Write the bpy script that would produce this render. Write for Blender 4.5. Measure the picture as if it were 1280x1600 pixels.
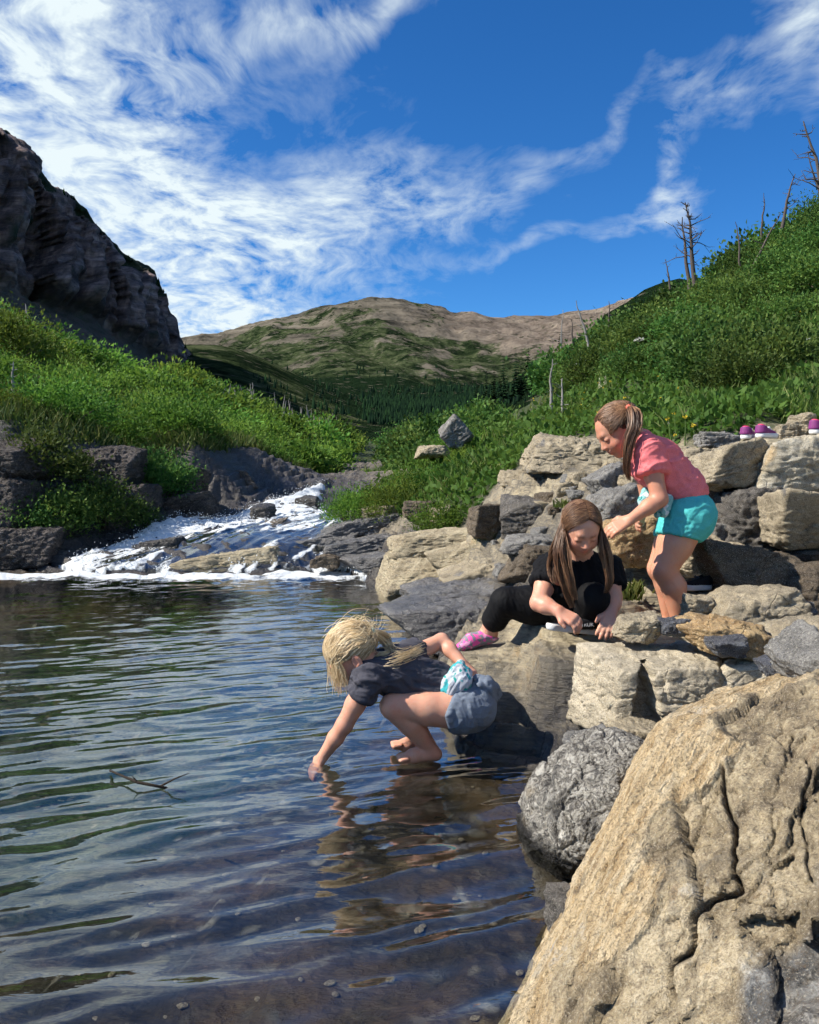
import bpy, math, random
import numpy as np
from mathutils import Vector, Matrix
for o in list(bpy.data.objects): bpy.data.objects.remove(o)
S = bpy.context.scene
COL = S.collection
rng = np.random.default_rng(7)
F, PIT, CH = 1300.0, math.radians(3.08), 0.95      # focal length in photo pixels, pitch, eye height over the pool

# ------------------------------------------------------------------ camera, sky, sun, exposure
cam_d = bpy.data.cameras.new('camera'); cam = bpy.data.objects.new('camera', cam_d); COL.objects.link(cam)
cam.location = (0, 0, CH); cam.rotation_euler = (math.pi / 2 - PIT, 0, 0)
cam_d.sensor_fit = 'VERTICAL'; cam_d.angle_y = 2 * math.atan(800 / F)
cam_d.clip_start = 0.05; cam_d.clip_end = 20000
S.camera = cam
SUN_AZ, SUN_EL = math.radians(-100), math.radians(43)   # azimuth from +Y towards +X
sund = bpy.data.lights.new('sun', 'SUN'); sun = bpy.data.objects.new('sun', sund); COL.objects.link(sun)
sund.energy = 5.0; sund.angle = math.radians(0.6); sund.color = (1.0, 0.93, 0.82)
sdir = Vector((math.sin(SUN_AZ) * math.cos(SUN_EL), math.cos(SUN_AZ) * math.cos(SUN_EL), math.sin(SUN_EL)))
sun.rotation_euler = sdir.to_track_quat('Z', 'Y').to_euler(); sun.location = sdir * 50 + Vector((0, 0, 30))
S.view_settings.view_transform = 'Standard'; S.view_settings.look = 'None'
S.view_settings.exposure = 0.62; S.view_settings.gamma = 1.0
S.cycles.use_denoising = True; S.cycles.use_adaptive_sampling = True; S.cycles.adaptive_threshold = 0.03; S.cycles.adaptive_min_samples = 12
S.cycles.max_bounces = 6; S.cycles.transparent_max_bounces = 12
S.cycles.caustics_reflective = False; S.cycles.caustics_refractive = False
S.render.film_transparent = False

# ------------------------------------------------------------------ node helpers
class NT:
    def __init__(s, tree): s.t = tree; s.x = 0
    def n(s, typ, **kw):
        nd = s.t.nodes.new(typ); s.x += 40; nd.location = (s.x, 0)
        for k, v in kw.items(): setattr(nd, k, v)
        return nd
    def set(s, sock, v):
        if v is None: return
        if isinstance(v, bpy.types.NodeSocket): s.t.links.new(v, sock)
        elif isinstance(v, (tuple, list)) and sock.type == 'RGBA' and len(v) == 3: sock.default_value = (*v, 1)
        else: sock.default_value = v
    def m(s, op, a, b=None, c=None, clamp=False):
        nd = s.n('ShaderNodeMath', operation=op, use_clamp=clamp)
        s.set(nd.inputs[0], a); s.set(nd.inputs[1], b); s.set(nd.inputs[2], c); return nd.outputs[0]
    def v(s, op, a, b=None):
        nd = s.n('ShaderNodeVectorMath', operation=op); s.set(nd.inputs[0], a); s.set(nd.inputs[1], b)
        return nd.outputs['Value'] if op in ('DOT_PRODUCT', 'LENGTH') else nd.outputs[0]
    def mix(s, f, a, b, blend='MIX'):
        nd = s.n('ShaderNodeMix', data_type='RGBA', blend_type=blend)
        s.set(nd.inputs[0], f); s.set(nd.inputs[6], a); s.set(nd.inputs[7], b); return nd.outputs[2]
    def noise(s, vec, scale, detail=4, rough=0.55, dist=0.0):
        nd = s.n('ShaderNodeTexNoise'); s.set(nd.inputs['Vector'], vec)
        nd.inputs['Scale'].default_value = scale; nd.inputs['Detail'].default_value = detail
        nd.inputs['Roughness'].default_value = rough; nd.inputs['Distortion'].default_value = dist; return nd.outputs[0]
    def noisec(s, vec, scale, detail=3):
        nd = s.n('ShaderNodeTexNoise'); s.set(nd.inputs['Vector'], vec)
        nd.inputs['Scale'].default_value = scale; nd.inputs['Detail'].default_value = detail; return nd.outputs[1]
    def voro(s, vec, scale, feature='F1', rnd=1.0):
        nd = s.n('ShaderNodeTexVoronoi', feature=feature); s.set(nd.inputs['Vector'], vec)
        nd.inputs['Scale'].default_value = scale; nd.inputs['Randomness'].default_value = rnd; return nd.outputs['Distance']
    def mr(s, v, a, b, c=0.0, d=1.0, smooth=False):
        nd = s.n('ShaderNodeMapRange', interpolation_type='SMOOTHSTEP' if smooth else 'LINEAR')
        for i, q in enumerate((v, a, b, c, d)): s.set(nd.inputs[i], q)
        return nd.outputs[0]
    def ramp(s, f, stops):
        nd = s.n('ShaderNodeValToRGB'); s.set(nd.inputs[0], f); e = nd.color_ramp.elements
        while len(e) < len(stops): e.new(0.5)
        for el, (p, c) in zip(e, stops): el.position = p; el.color = (*c, 1)
        return nd.outputs[0]
    def bump(s, h, strength=0.5, dist=0.01, normal=None):
        nd = s.n('ShaderNodeBump'); s.set(nd.inputs['Height'], h); nd.inputs['Strength'].default_value = strength
        nd.inputs['Distance'].default_value = dist; s.set(nd.inputs['Normal'], normal); return nd.outputs[0]
    def attr(s, name):
        nd = s.n('ShaderNodeAttribute', attribute_name=name); return nd
    def scale(s, vec, sc, rot=(0, 0, 0)):
        nd = s.n('ShaderNodeMapping'); s.set(nd.inputs[0], vec); nd.inputs['Scale'].default_value = sc
        nd.inputs['Rotation'].default_value = rot; return nd.outputs[0]
def material(name):
    m = bpy.data.materials.new(name); m.use_nodes = True; t = NT(m.node_tree)
    p = m.node_tree.nodes['Principled BSDF']; t.p = p
    p.inputs['Specular IOR Level'].default_value = 0.3
    return m, t, p
def pos(t): return t.n('ShaderNodeNewGeometry').outputs['Position']
def objco(t): return t.n('ShaderNodeTexCoord').outputs['Object']

# ------------------------------------------------------------------ world: clear blue sky with drifting cirrus
W = bpy.data.worlds.new('World'); S.world = W; W.use_nodes = True
t = NT(W.node_tree); bg = W.node_tree.nodes['Background']
sky = t.n('ShaderNodeTexSky', sky_type='NISHITA'); sky.sun_disc = False
sky.sun_elevation = SUN_EL; sky.sun_rotation = SUN_AZ; sky.altitude = 1800; sky.air_density = 1.0; sky.dust_density = 0.2; sky.ozone_density = 3.0
dirv = t.n('ShaderNodeTexCoord').outputs['Generated']
sx = t.n('ShaderNodeSeparateXYZ'); t.set(sx.inputs[0], dirv)
dx, dy, dz = sx.outputs
zc = t.m('ADD', t.m('MAXIMUM', dz, 0.0), 0.16)
cx, cy = t.m('DIVIDE', dx, zc), t.m('DIVIDE', dy, zc)          # where the view ray meets a flat cloud deck
cb = t.n('ShaderNodeCombineXYZ'); t.set(cb.inputs[0], cx); t.set(cb.inputs[1], cy)
deck = cb.outputs[0]
az = t.m('ARCTAN2', dx, dy); el = t.m('ARCSINE', dz)
def pix_dir(px, py):
    a = (px - 640) / F; b = (800 - py) / F
    d = np.array([a, math.cos(PIT) + b * math.sin(PIT), -math.sin(PIT) + b * math.cos(PIT)]); d /= np.linalg.norm(d)
    return math.atan2(d[0], d[1]), math.asin(d[2])
warp = t.noisec(t.scale(deck, (1, 1, 1)), 1.3, 3)
wv = t.v('SCALE', t.v('SUBTRACT', warp, (0.5, 0.5, 0.5)), None); wv.node.inputs['Scale'].default_value = 0.55
deckw = t.v('ADD', deck, wv)
wis = t.noise(t.scale(deckw, (1.0, 0.42, 1), (0, 0, math.radians(38))), 3.4, 7, 0.66, 0.2)
puf = t.noise(t.scale(deckw, (1, 0.75, 1), (0, 0, math.radians(25))), 15.0, 4, 0.6)
wob = t.m('SUBTRACT', t.noise(dirv, 6.0, 3, 0.6), 0.5)
azw = t.m('MULTIPLY_ADD', wob, 0.22, az)
wob2 = t.m('SUBTRACT', t.noise(t.v('ADD', dirv, (3.1, 1.7, 0.4)), 6.0, 3, 0.6), 0.5)
elw = t.m('MULTIPLY_ADD', wob2, 0.16, el)
cover = None
# cloud banks seen in the photograph: centre pixel, half lengths in pixels, tilt, weight
BANKS = [(20, 150, 170, 150, -40, 1.05), (110, 270, 250, 70, -42, .66), (300, 290, 190, 60, -30, .32), (570, 322, 170, 48, 4, .50), (300, 475, 130, 60, -18, .82),
         (400, 370, 190, 42, -22, .34), (250, 90, 260, 50, -10, .22), (300, 40, 330, 40, 8, .26), (560, 45, 130, 24, 24, .36), (930, 205, 130, 18, 28, .25), (1085, 215, 32, 85, -25, .34),
         (1010, 305, 70, 22, 25, .30), (860, 378, 180, 12, 10, .22), (1262, 22, 60, 46, -35, .50), (1110, 105, 110, 18, -20, .19), (-250, 150, 260, 200, -30, .8)]
for (px, py, rx, ry, tilt, w) in BANKS:
    a0, e0 = pix_dir(px, py); ca, sa = math.cos(math.radians(tilt)), math.sin(math.radians(tilt))
    ax = t.m('MULTIPLY', t.m('SUBTRACT', azw, a0), math.cos(e0)); ey = t.m('SUBTRACT', elw, e0)
    u = t.m('MULTIPLY', t.m('ADD', t.m('MULTIPLY', ax, ca), t.m('MULTIPLY', ey, sa)), F / rx * .85)
    vv = t.m('MULTIPLY', t.m('SUBTRACT', t.m('MULTIPLY', ey, ca), t.m('MULTIPLY', ax, sa)), F / ry * .85)
    g = t.m('MULTIPLY', t.m('POWER', 2.718, t.m('MULTIPLY', t.m('ADD', t.m('MULTIPLY', u, u), t.m('MULTIPLY', vv, vv)), -1.0)), w)
    cover = g if cover is None else t.m('ADD', cover, g)
# away from the frame the cirrus goes on, unseen cover thickened to lift shadow fill
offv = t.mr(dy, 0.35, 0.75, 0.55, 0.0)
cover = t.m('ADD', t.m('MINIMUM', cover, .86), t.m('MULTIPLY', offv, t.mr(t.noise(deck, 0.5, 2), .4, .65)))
tex = t.m('ADD', t.m('MULTIPLY', t.m('SUBTRACT', wis, .5), 2.6), t.m('MULTIPLY', t.m('SUBTRACT', puf, .5), 2.6))
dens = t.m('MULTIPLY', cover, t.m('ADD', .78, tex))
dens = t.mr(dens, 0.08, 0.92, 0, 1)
base = t.n('ShaderNodeHueSaturation'); base.inputs['Saturation'].default_value = 1.25; base.inputs['Value'].default_value = 1.0
t.set(base.inputs['Color'], sky.outputs[0])
sk = t.mix(1.0, base.outputs[0], (0.42, 0.68, 0.86), 'MULTIPLY')
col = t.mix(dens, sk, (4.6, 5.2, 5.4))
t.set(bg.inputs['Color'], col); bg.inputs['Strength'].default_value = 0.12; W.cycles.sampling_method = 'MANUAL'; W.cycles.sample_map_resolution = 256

# ------------------------------------------------------------------ geometry helpers
def P(px, py, Y):
    a = (px - 640) / F; b = (800 - py) / F
    d = np.array([a, math.cos(PIT) + b * math.sin(PIT), -math.sin(PIT) + b * math.cos(PIT)])
    return np.array([0, 0, CH]) + d * (Y / d[1])
def Pz(px, py, z):
    a = (px - 640) / F; b = (800 - py) / F
    d = np.array([a, math.cos(PIT) + b * math.sin(PIT), -math.sin(PIT) + b * math.cos(PIT)])
    return np.array([0, 0, CH]) + d * ((z - CH) / d[2])
_g = np.random.default_rng(3).normal(size=(256, 3)).astype(np.float32); _g /= np.linalg.norm(_g, axis=1)[:, None]
def noise(p):
    p = np.asarray(p, np.float32); i = np.floor(p).astype(np.int64); f = (p - i).astype(np.float32)
    w = f * f * f * (f * (f * 6 - 15) + 10); out = np.zeros(len(p), np.float32)
    for a in (0, 1):
        for b in (0, 1):
            for c in (0, 1):
                h = ((i[:, 0] + a) * 374761393 + (i[:, 1] + b) * 668265263 + (i[:, 2] + c) * 1274126177) & 0xffffffff
                h = ((h ^ (h >> 13)) * 1274126177) & 0xffffffff; h = (h ^ (h >> 16)) & 255
                g = _g[h]; d = (g[:, 0] * (f[:, 0] - a) + g[:, 1] * (f[:, 1] - b) + g[:, 2] * (f[:, 2] - c))
                out += d * (w[:, 0] if a else 1 - w[:, 0]) * (w[:, 1] if b else 1 - w[:, 1]) * (w[:, 2] if c else 1 - w[:, 2])
    return out * 1.6
def fbm(p, o=4, gain=.5, lac=2.03):
    p = np.asarray(p, np.float32); r = 0; a = 1.0
    for k in range(o): r = r + a * noise(p + 17.3 * k); p = p * lac; a *= gain
    return r
def ridged(p, o=4, gain=.5):
    p = np.asarray(p, np.float32); r = 0; a = 1.0
    for k in range(o): r = r + a * (1 - 2 * np.abs(noise(p + 9.1 * k))); p = p * 2.03; a *= gain
    return r
def xyz(*a): return np.stack([np.asarray(q, np.float32) for q in np.broadcast_arrays(*a)], -1).reshape(-1, 3)
def worley(p, seed=0.0):
    """nearest-cell data: distance gap to the second cell, cell hash, offset from the cell point"""
    p = np.asarray(p, np.float32); i = np.floor(p); f1 = np.full(len(p), 9., np.float32); f2 = f1.copy(); hid = np.zeros(len(p), np.float32); off = np.zeros_like(p)
    for a in (-1, 0, 1):
        for b in (-1, 0, 1):
            for c in (-1, 0, 1):
                q = i + np.array([a, b, c], np.float32); hs = []
                for k, m in enumerate(((127.1, 311.7, 74.7), (269.5, 183.3, 246.1), (113.5, 271.9, 124.6))):
                    h = np.sin((q @ np.array(m, np.float32)).astype(np.float64) + seed + k) * 43758.5453; hs.append((h - np.floor(h)).astype(np.float32))
                v = p - q - np.stack(hs, -1); d = np.sqrt((v * v).sum(1)); n = d < f1
                f2 = np.where(n, f1, np.minimum(f2, d)); hid = np.where(n, hs[0] * .7 + hs[1] * .3, hid); off[n] = v[n]; f1 = np.where(n, d, f1)
    return f2 - f1, hid, off
def facets(p, seed=0.0):
    """broken, angular relief: every cell is a tilted plane; second value marks the joints"""
    g, h, o = worley(p, seed); a = np.stack([np.sin(h * 91.7), np.sin(h * 57.3 + 1), np.sin(h * 33.1 + 2)], -1)
    return (h - .5) + (o * a).sum(1) * .9, sstep(.09, 0, g)
def sstep(a, b, x): q = np.clip((x - a) / (b - a), 0, 1); return q * q * (3 - 2 * q)
def mesh(name, v, f, mat=None, parent=None, smooth=True, attrs=None, link=True):
    v = np.asarray(v, np.float32).reshape(-1, 3); f = np.asarray(f, np.int32); k = f.shape[1]
    me = bpy.data.meshes.new(name); me.vertices.add(len(v)); me.vertices.foreach_set('co', v.ravel())
    me.loops.add(f.size); me.loops.foreach_set('vertex_index', f.ravel()); me.polygons.add(len(f))
    me.polygons.foreach_set('loop_start', np.arange(0, f.size, k, dtype=np.int32))
    if smooth: me.polygons.foreach_set('use_smooth', np.ones(len(f), bool))
    for an, av in (attrs or {}).items():
        av = np.asarray(av, np.float32)
        if av.ndim == 2:
            at = me.attributes.new(an, 'FLOAT_COLOR', 'POINT'); at.data.foreach_set('color', np.c_[av, np.ones(len(av))].astype(np.float32).ravel())
        else:
            at = me.attributes.new(an, 'FLOAT', 'POINT'); at.data.foreach_set('value', av.ravel())
    me.update(calc_edges=True); me.validate()
    if mat is not None: me.materials.append(mat)
    if not link: return me
    return obj(name, me, parent)
def obj(name, me, parent=None):
    o = bpy.data.objects.new(name, me); COL.objects.link(o)
    if parent is not None: o.parent = parent
    return o
def tag(o, label=None, cat=None, group=None, kind=None):
    if label: o['label'] = label
    if cat: o['category'] = cat
    if group: o['group'] = group
    if kind: o['kind'] = kind
    return o
def empty(name, loc=(0, 0, 0)):
    o = bpy.data.objects.new(name, None); COL.objects.link(o); o.location = loc; o.empty_display_size = .1; return o
def gridfaces(nu, nv):
    i = np.arange(nu - 1)[:, None] * nv + np.arange(nv - 1)[None, :]
    return np.stack([i, i + nv, i + nv + 1, i + 1], -1).reshape(-1, 4)
# ------------------------------------------------------------------ terrain: control points (photo pixel + distance, or metres), vegetation 0..1
CP = []
def cp(g, *pts):
    for p in pts: CP.append((*P(*p), g))
def cw(g, *pts):
    for p in pts: CP.append((*p, g))
cw(0, (-4, -2.5, -.5), (-1.5, -2, -.3), (1.5, -2, .25), (5, -2, .9), (-9, -1, .2), (-2, 1, -.4), (-.8, 1, -.26), (-.2, 1, -.17), (.3, 1, -.12), (-2.5, 2.5, -.65), (-1, 2.5, -.4), (-.4, 2.4, -.2),
   (0.02, 2.6, -.065), (.3, 2.35, -.07), (.3, 1.7, -.10), (-3, 4, -.95), (-1.5, 4, -.85), (-.6, 3.8, -.5), (-.1, 3.6, -.22), (-4, 6, -.8), (-2, 6, -.85), (-.5, 5.8, -.6), (.05, 5.2, -.15),
   (-3.6, 7.0, -.25), (-2, 6.9, -.3), (-.6, 6.8, -.25), (.2, 6.5, -.05), (.05, 3.1, -.12), (.0, 3.9, -.1), (-.1, 4.6, -.12), (.6, 1.5, -.05), (1.0, 1.5, .08), (1.3, 2.0, .2), (2.2, 2, .5), (2.5, 3.4, .75),
   (-6, 5, -.4), (-5.2, 6.8, .1), (-8, 4, .6), (3.5, 1.0, .8))
cp(0, (700, 930, 5.4), (800, 920, 4.6), (740, 980, 4.0), (655, 975, 5.0), (725, 1000, 3.7), (750, 1014, 3.25), (775, 1060, 3.0), (810, 1060, 3.0), (850, 1040, 3.0), (900, 1030, 2.95), (800, 1110, 2.85),
   (870, 1110, 2.8), (830, 1168, 2.7), (890, 1150, 2.6), (775, 1185, 2.66), (1000, 1150, 2.5), (890, 1004, 3.0), (960, 1000, 3.05), (1050, 982, 3.35), (950, 930, 3.6), (960, 900, 3.9), (1000, 930, 3.6), (1150, 950, 3.5), (1270, 970, 3.3),
   (1200, 900, 3.95), (1110, 870, 4.0), (880, 770, 5.2), (940, 800, 4.6), (800, 830, 5.6), (720, 850, 6.0), (650, 862, 6.6), (610, 842, 7.5), (690, 888, 6.5), (820, 870, 5.0),
   (560, 868, 7.7), (430, 868, 7.7), (300, 878, 7.6), (150, 880, 7.6), (500, 800, 11), (400, 820, 9.5), (250, 848, 8.6), (510, 757, 14), (470, 780, 12.5), (430, 772, 13), (300, 802, 10.5), (150, 858, 8.4),
   (100, 846, 8.3), (200, 815, 9.2), (380, 765, 12.2), (520, 740, 15.2), (0, 872, 7.9), (150, 800, 9.1), (300, 778, 11.6), (-150, 860, 7.8), (545, 735, 19), (560, 724, 27), (960, 742, 5.5), (880, 715, 6.3), (820, 760, 6.0))
cp(.25, (0, 700, 8.6), (150, 705, 9.7), (300, 712, 12), (400, 700, 14.6), (1200, 692, 4.6), (-200, 690, 8.4), (1060, 702, 4.9))
cp(.75, (1090, 668, 5.0), (1270, 660, 5.1), (640, 778, 8.6), (720, 765, 7.6), (700, 800, 7.2))
cp(1, (0, 620, 10.5), (0, 520, 16), (100, 545, 18), (200, 572, 22), (300, 590, 28), (400, 618, 35), (500, 655, 45), (560, 688, 60), (200, 650, 13), (300, 650, 17), (400, 665, 22), (480, 694, 25), (450, 722, 18),
   (545, 704, 35), (-200, 600, 11), (-200, 470, 17), (-400, 420, 20),
   (550, 762, 12), (610, 738, 12.5), (700, 700, 13), (625, 708, 20), (720, 662, 25), (800, 630, 28), (800, 690, 10.5), (900, 655, 9.5), (900, 590, 20), (940, 535, 27), (1000, 640, 7.8), (1100, 632, 7.2), (1000, 560, 14), (1000, 500, 21),
   (1080, 480, 21), (1150, 590, 9.5), (1200, 632, 6.3), (1200, 500, 14), (1200, 395, 20), (1280, 338, 20), (1280, 510, 11), (1280, 585, 7.8), (870, 580, 34), (650, 690, 50), (1450, 330, 20), (1450, 520, 9), (1500, 640, 5), (760, 650, 45), (600, 700, 60))
cw(1, (-22, 20, 4.0), (-20, 40, 5.5), (-12, 60, 4.5), (20, 30, 8.5), (25, 50, 9), (12, 70, 6), (0, 90, 3.5), (-30, 90, 8), (40, 90, 12), (0, 130, 4), (-12, 8, 3.0), (9, 4, 3.5), (-60, 60, 14), (60, 60, 16), (9, 9, 4.2))
CP = np.array(CP)
for q in CP:      # bushes stand on these slopes: the soil lies lower than the green skyline
    if q[3] == 1 and q[1] > 9: q[2] -= (.25 + .026 * q[1]) * min(1, (q[1] - 9) / 5 + .3) if q[0] < 0 and q[1] < 62 else ((.08 + .018 * q[1]) if q[1] < 62 else 0)
def _uv(x, y):
    q = np.maximum(np.asarray(y, float), -3.5) + 6
    return np.stack([np.clip(np.asarray(x, float) / q * 3.2, -6, 6), np.log(q) * 2.0], -1)
def _k(a, b):
    r2 = ((a[:, None, :] - b[None, :, :]) ** 2).sum(-1); return .5 * r2 * np.log(r2 + 1e-9)
_cu = _uv(CP[:, 0], CP[:, 1]); _q = np.maximum(CP[:, 1], -3.5) + 6
_n = len(CP); _A = np.zeros((_n + 3, _n + 3)); _A[:_n, :_n] = _k(_cu, _cu) + np.eye(_n) * 2e-4
_A[:_n, _n:] = np.c_[np.ones(_n), _cu]; _A[_n:, :_n] = _A[:_n, _n:].T
_rhs = np.zeros((_n + 3, 2)); _rhs[:_n, 0] = CP[:, 2] / _q; _rhs[:_n, 1] = CP[:, 3]
_w = np.linalg.solve(_A, _rhs)
def smooth_ground(x, y):
    x = np.asarray(x, float).ravel(); y = np.asarray(y, float).ravel(); out = np.empty((len(x), 2))
    for s in range(0, len(x), 20000):
        u = _uv(x[s:s + 20000], y[s:s + 20000])
        out[s:s + 20000] = _k(u, _cu) @ _w[:_n] + np.c_[np.ones(len(u)), u] @ _w[_n:]
    return out[:, 0] * (np.maximum(y, -3.5) + 6), np.clip(out[:, 1], 0, 1)
PADS = []      # footholds: (x, y, z, radius) where the rock is level under a foot
def ground(x, y, detail=True):
    z, g = ground_raw(x, y, detail); x = np.asarray(x, float).ravel(); y = np.asarray(y, float).ravel()
    for (a, b, c, r) in PADS:
        w = sstep(r, r * .45, np.hypot(x - a, y - b)); z = z * (1 - w) + w * c
    return z, g
def ground_raw(x, y, detail=True):
    x = np.asarray(x, float).ravel(); y = np.asarray(y, float).ravel()
    z, g = smooth_ground(x, y)
    far = sstep(60, 200, np.hypot(x, y)); z = z * (1 - far) + far * np.minimum(z, 6.0)
    rock = np.clip(1 - g * 1.6, 0, 1) * (1 - sstep(25, 40, y))
    wet_bed = sstep(.05, -.1, z)
    p = xyz(x, y, 0 * x)
    z = z + .05 * g * fbm(p * .9, 3) * np.clip(y * .12, .3, 3)
    # bedrock beds: terraces that step down towards the stream, edges running away up-valley
    amp = rock * (1 - .6 * wet_bed) * np.where(y < 4.3, 1.15, np.clip(y * .16, .60, 1.6))
    wob = .10 * fbm(p * .8, 3) + .03 * fbm(p * 3.1, 3)
    tilt = .16 * x - .05 * y + .5 * z
    st = .10; s = (z + wob + tilt) / st; fr = s - np.floor(s); stepz = (np.floor(s) + sstep(.66, .97, fr)) * st - (z + wob + tilt) 
    z = z + amp * .85 * (stepz + .5 * st * .2)
    st2 = .028; s2 = (z + wob * 1.7 + tilt * 1.1) / st2; f2 = s2 - np.floor(s2)
    z = z + amp * .35 * (sstep(.35, .95, f2) - f2) * st2
    if detail:
        # joints split the beds into uneven blocks
        c_, s_2 = math.cos(.55), math.sin(.55); a_ = (x * c_ + y * s_2 + .12 * fbm(p * 2, 2)) / .62; b_ = (-x * s_2 + y * c_ + .10 * fbm(p * 2.3 + 9, 2)) / .27
        ia, ib = np.floor(a_), np.floor(b_); f1 = np.full(len(x), 9.); f2 = np.full(len(x), 9.); cid = np.zeros(len(x))
        for da in (-1, 0, 1):
            for db in (-1, 0, 1):
                ca, cb_ = ia + da, ib + db; h1 = np.sin(ca * 127.1 + cb_ * 311.7) * 43758.5; h2 = np.sin(ca * 269.5 + cb_ * 183.3) * 43758.5; h1, h2 = h1 - np.floor(h1), h2 - np.floor(h2)
                dd = np.hypot(ca + h1 - a_, cb_ + h2 - b_); near_ = dd < f1; f2 = np.where(near_, f1, np.minimum(f2, dd)); cid = np.where(near_, h1 * .6 + h2 * .4, cid); f1 = np.where(near_, dd, f1)
        joint = sstep(.10, .0, f2 - f1); land = rock * sstep(-.06, .04, z) * sstep(14, 9, y)
        z = z + land * ((cid - .5) * .045 - joint * .022)
        z = z + rock * (.010 * fbm(p * 4.2, 4) + .006 * ridged(p * xyz(5, 11, 1), 3)) * np.clip(y * .25, .6, 2)
    return z, g
for (px, py, Y, r) in ((722, 1016, 3.25, .10), (748, 1014, 3.27, .11), (772, 1008, 3.29, .12), (860, 999, 2.98, .10), (890, 1007, 3.0, .12), (925, 1008, 3.05, .12), (868, 1024, 2.88, .12), (905, 1028, 2.90, .12), (1055, 988, 3.29, .12), (1040, 984, 3.41, .12), (1095, 924, 3.5, .14)):
    q = P(px, py, Y); PADS.append((q[0], q[1], q[2], r))
PADS += [(.02, 2.63, -.035, .16), (-.02, 2.75, -.03, .12)]
def gz(x, y): return float(ground(np.array([x]), np.array([y]))[0][0])
def spaced(a, b, d0, edges, grow=1.06, dmax=60):
    core = np.arange(a, b + 1e-6, d0); lo = [a]; d = d0
    while lo[-1] > edges[0]: d = min(d * grow, dmax); lo.append(lo[-1] - d)
    hi = [b]; d = d0
    while hi[-1] < edges[1]: d = min(d * grow, dmax); hi.append(hi[-1] + d)
    return np.r_[lo[:0:-1], core, hi[1:]]
gx = spaced(-4.2, 2.4, .026, (-900, 900), 1.045); gy = spaced(1.2, 8.2, .026, (-900, 160), 1.018)
GX, GY = np.meshgrid(gx, gy, indexing='ij'); gzv, gg = ground(GX, GY)

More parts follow.
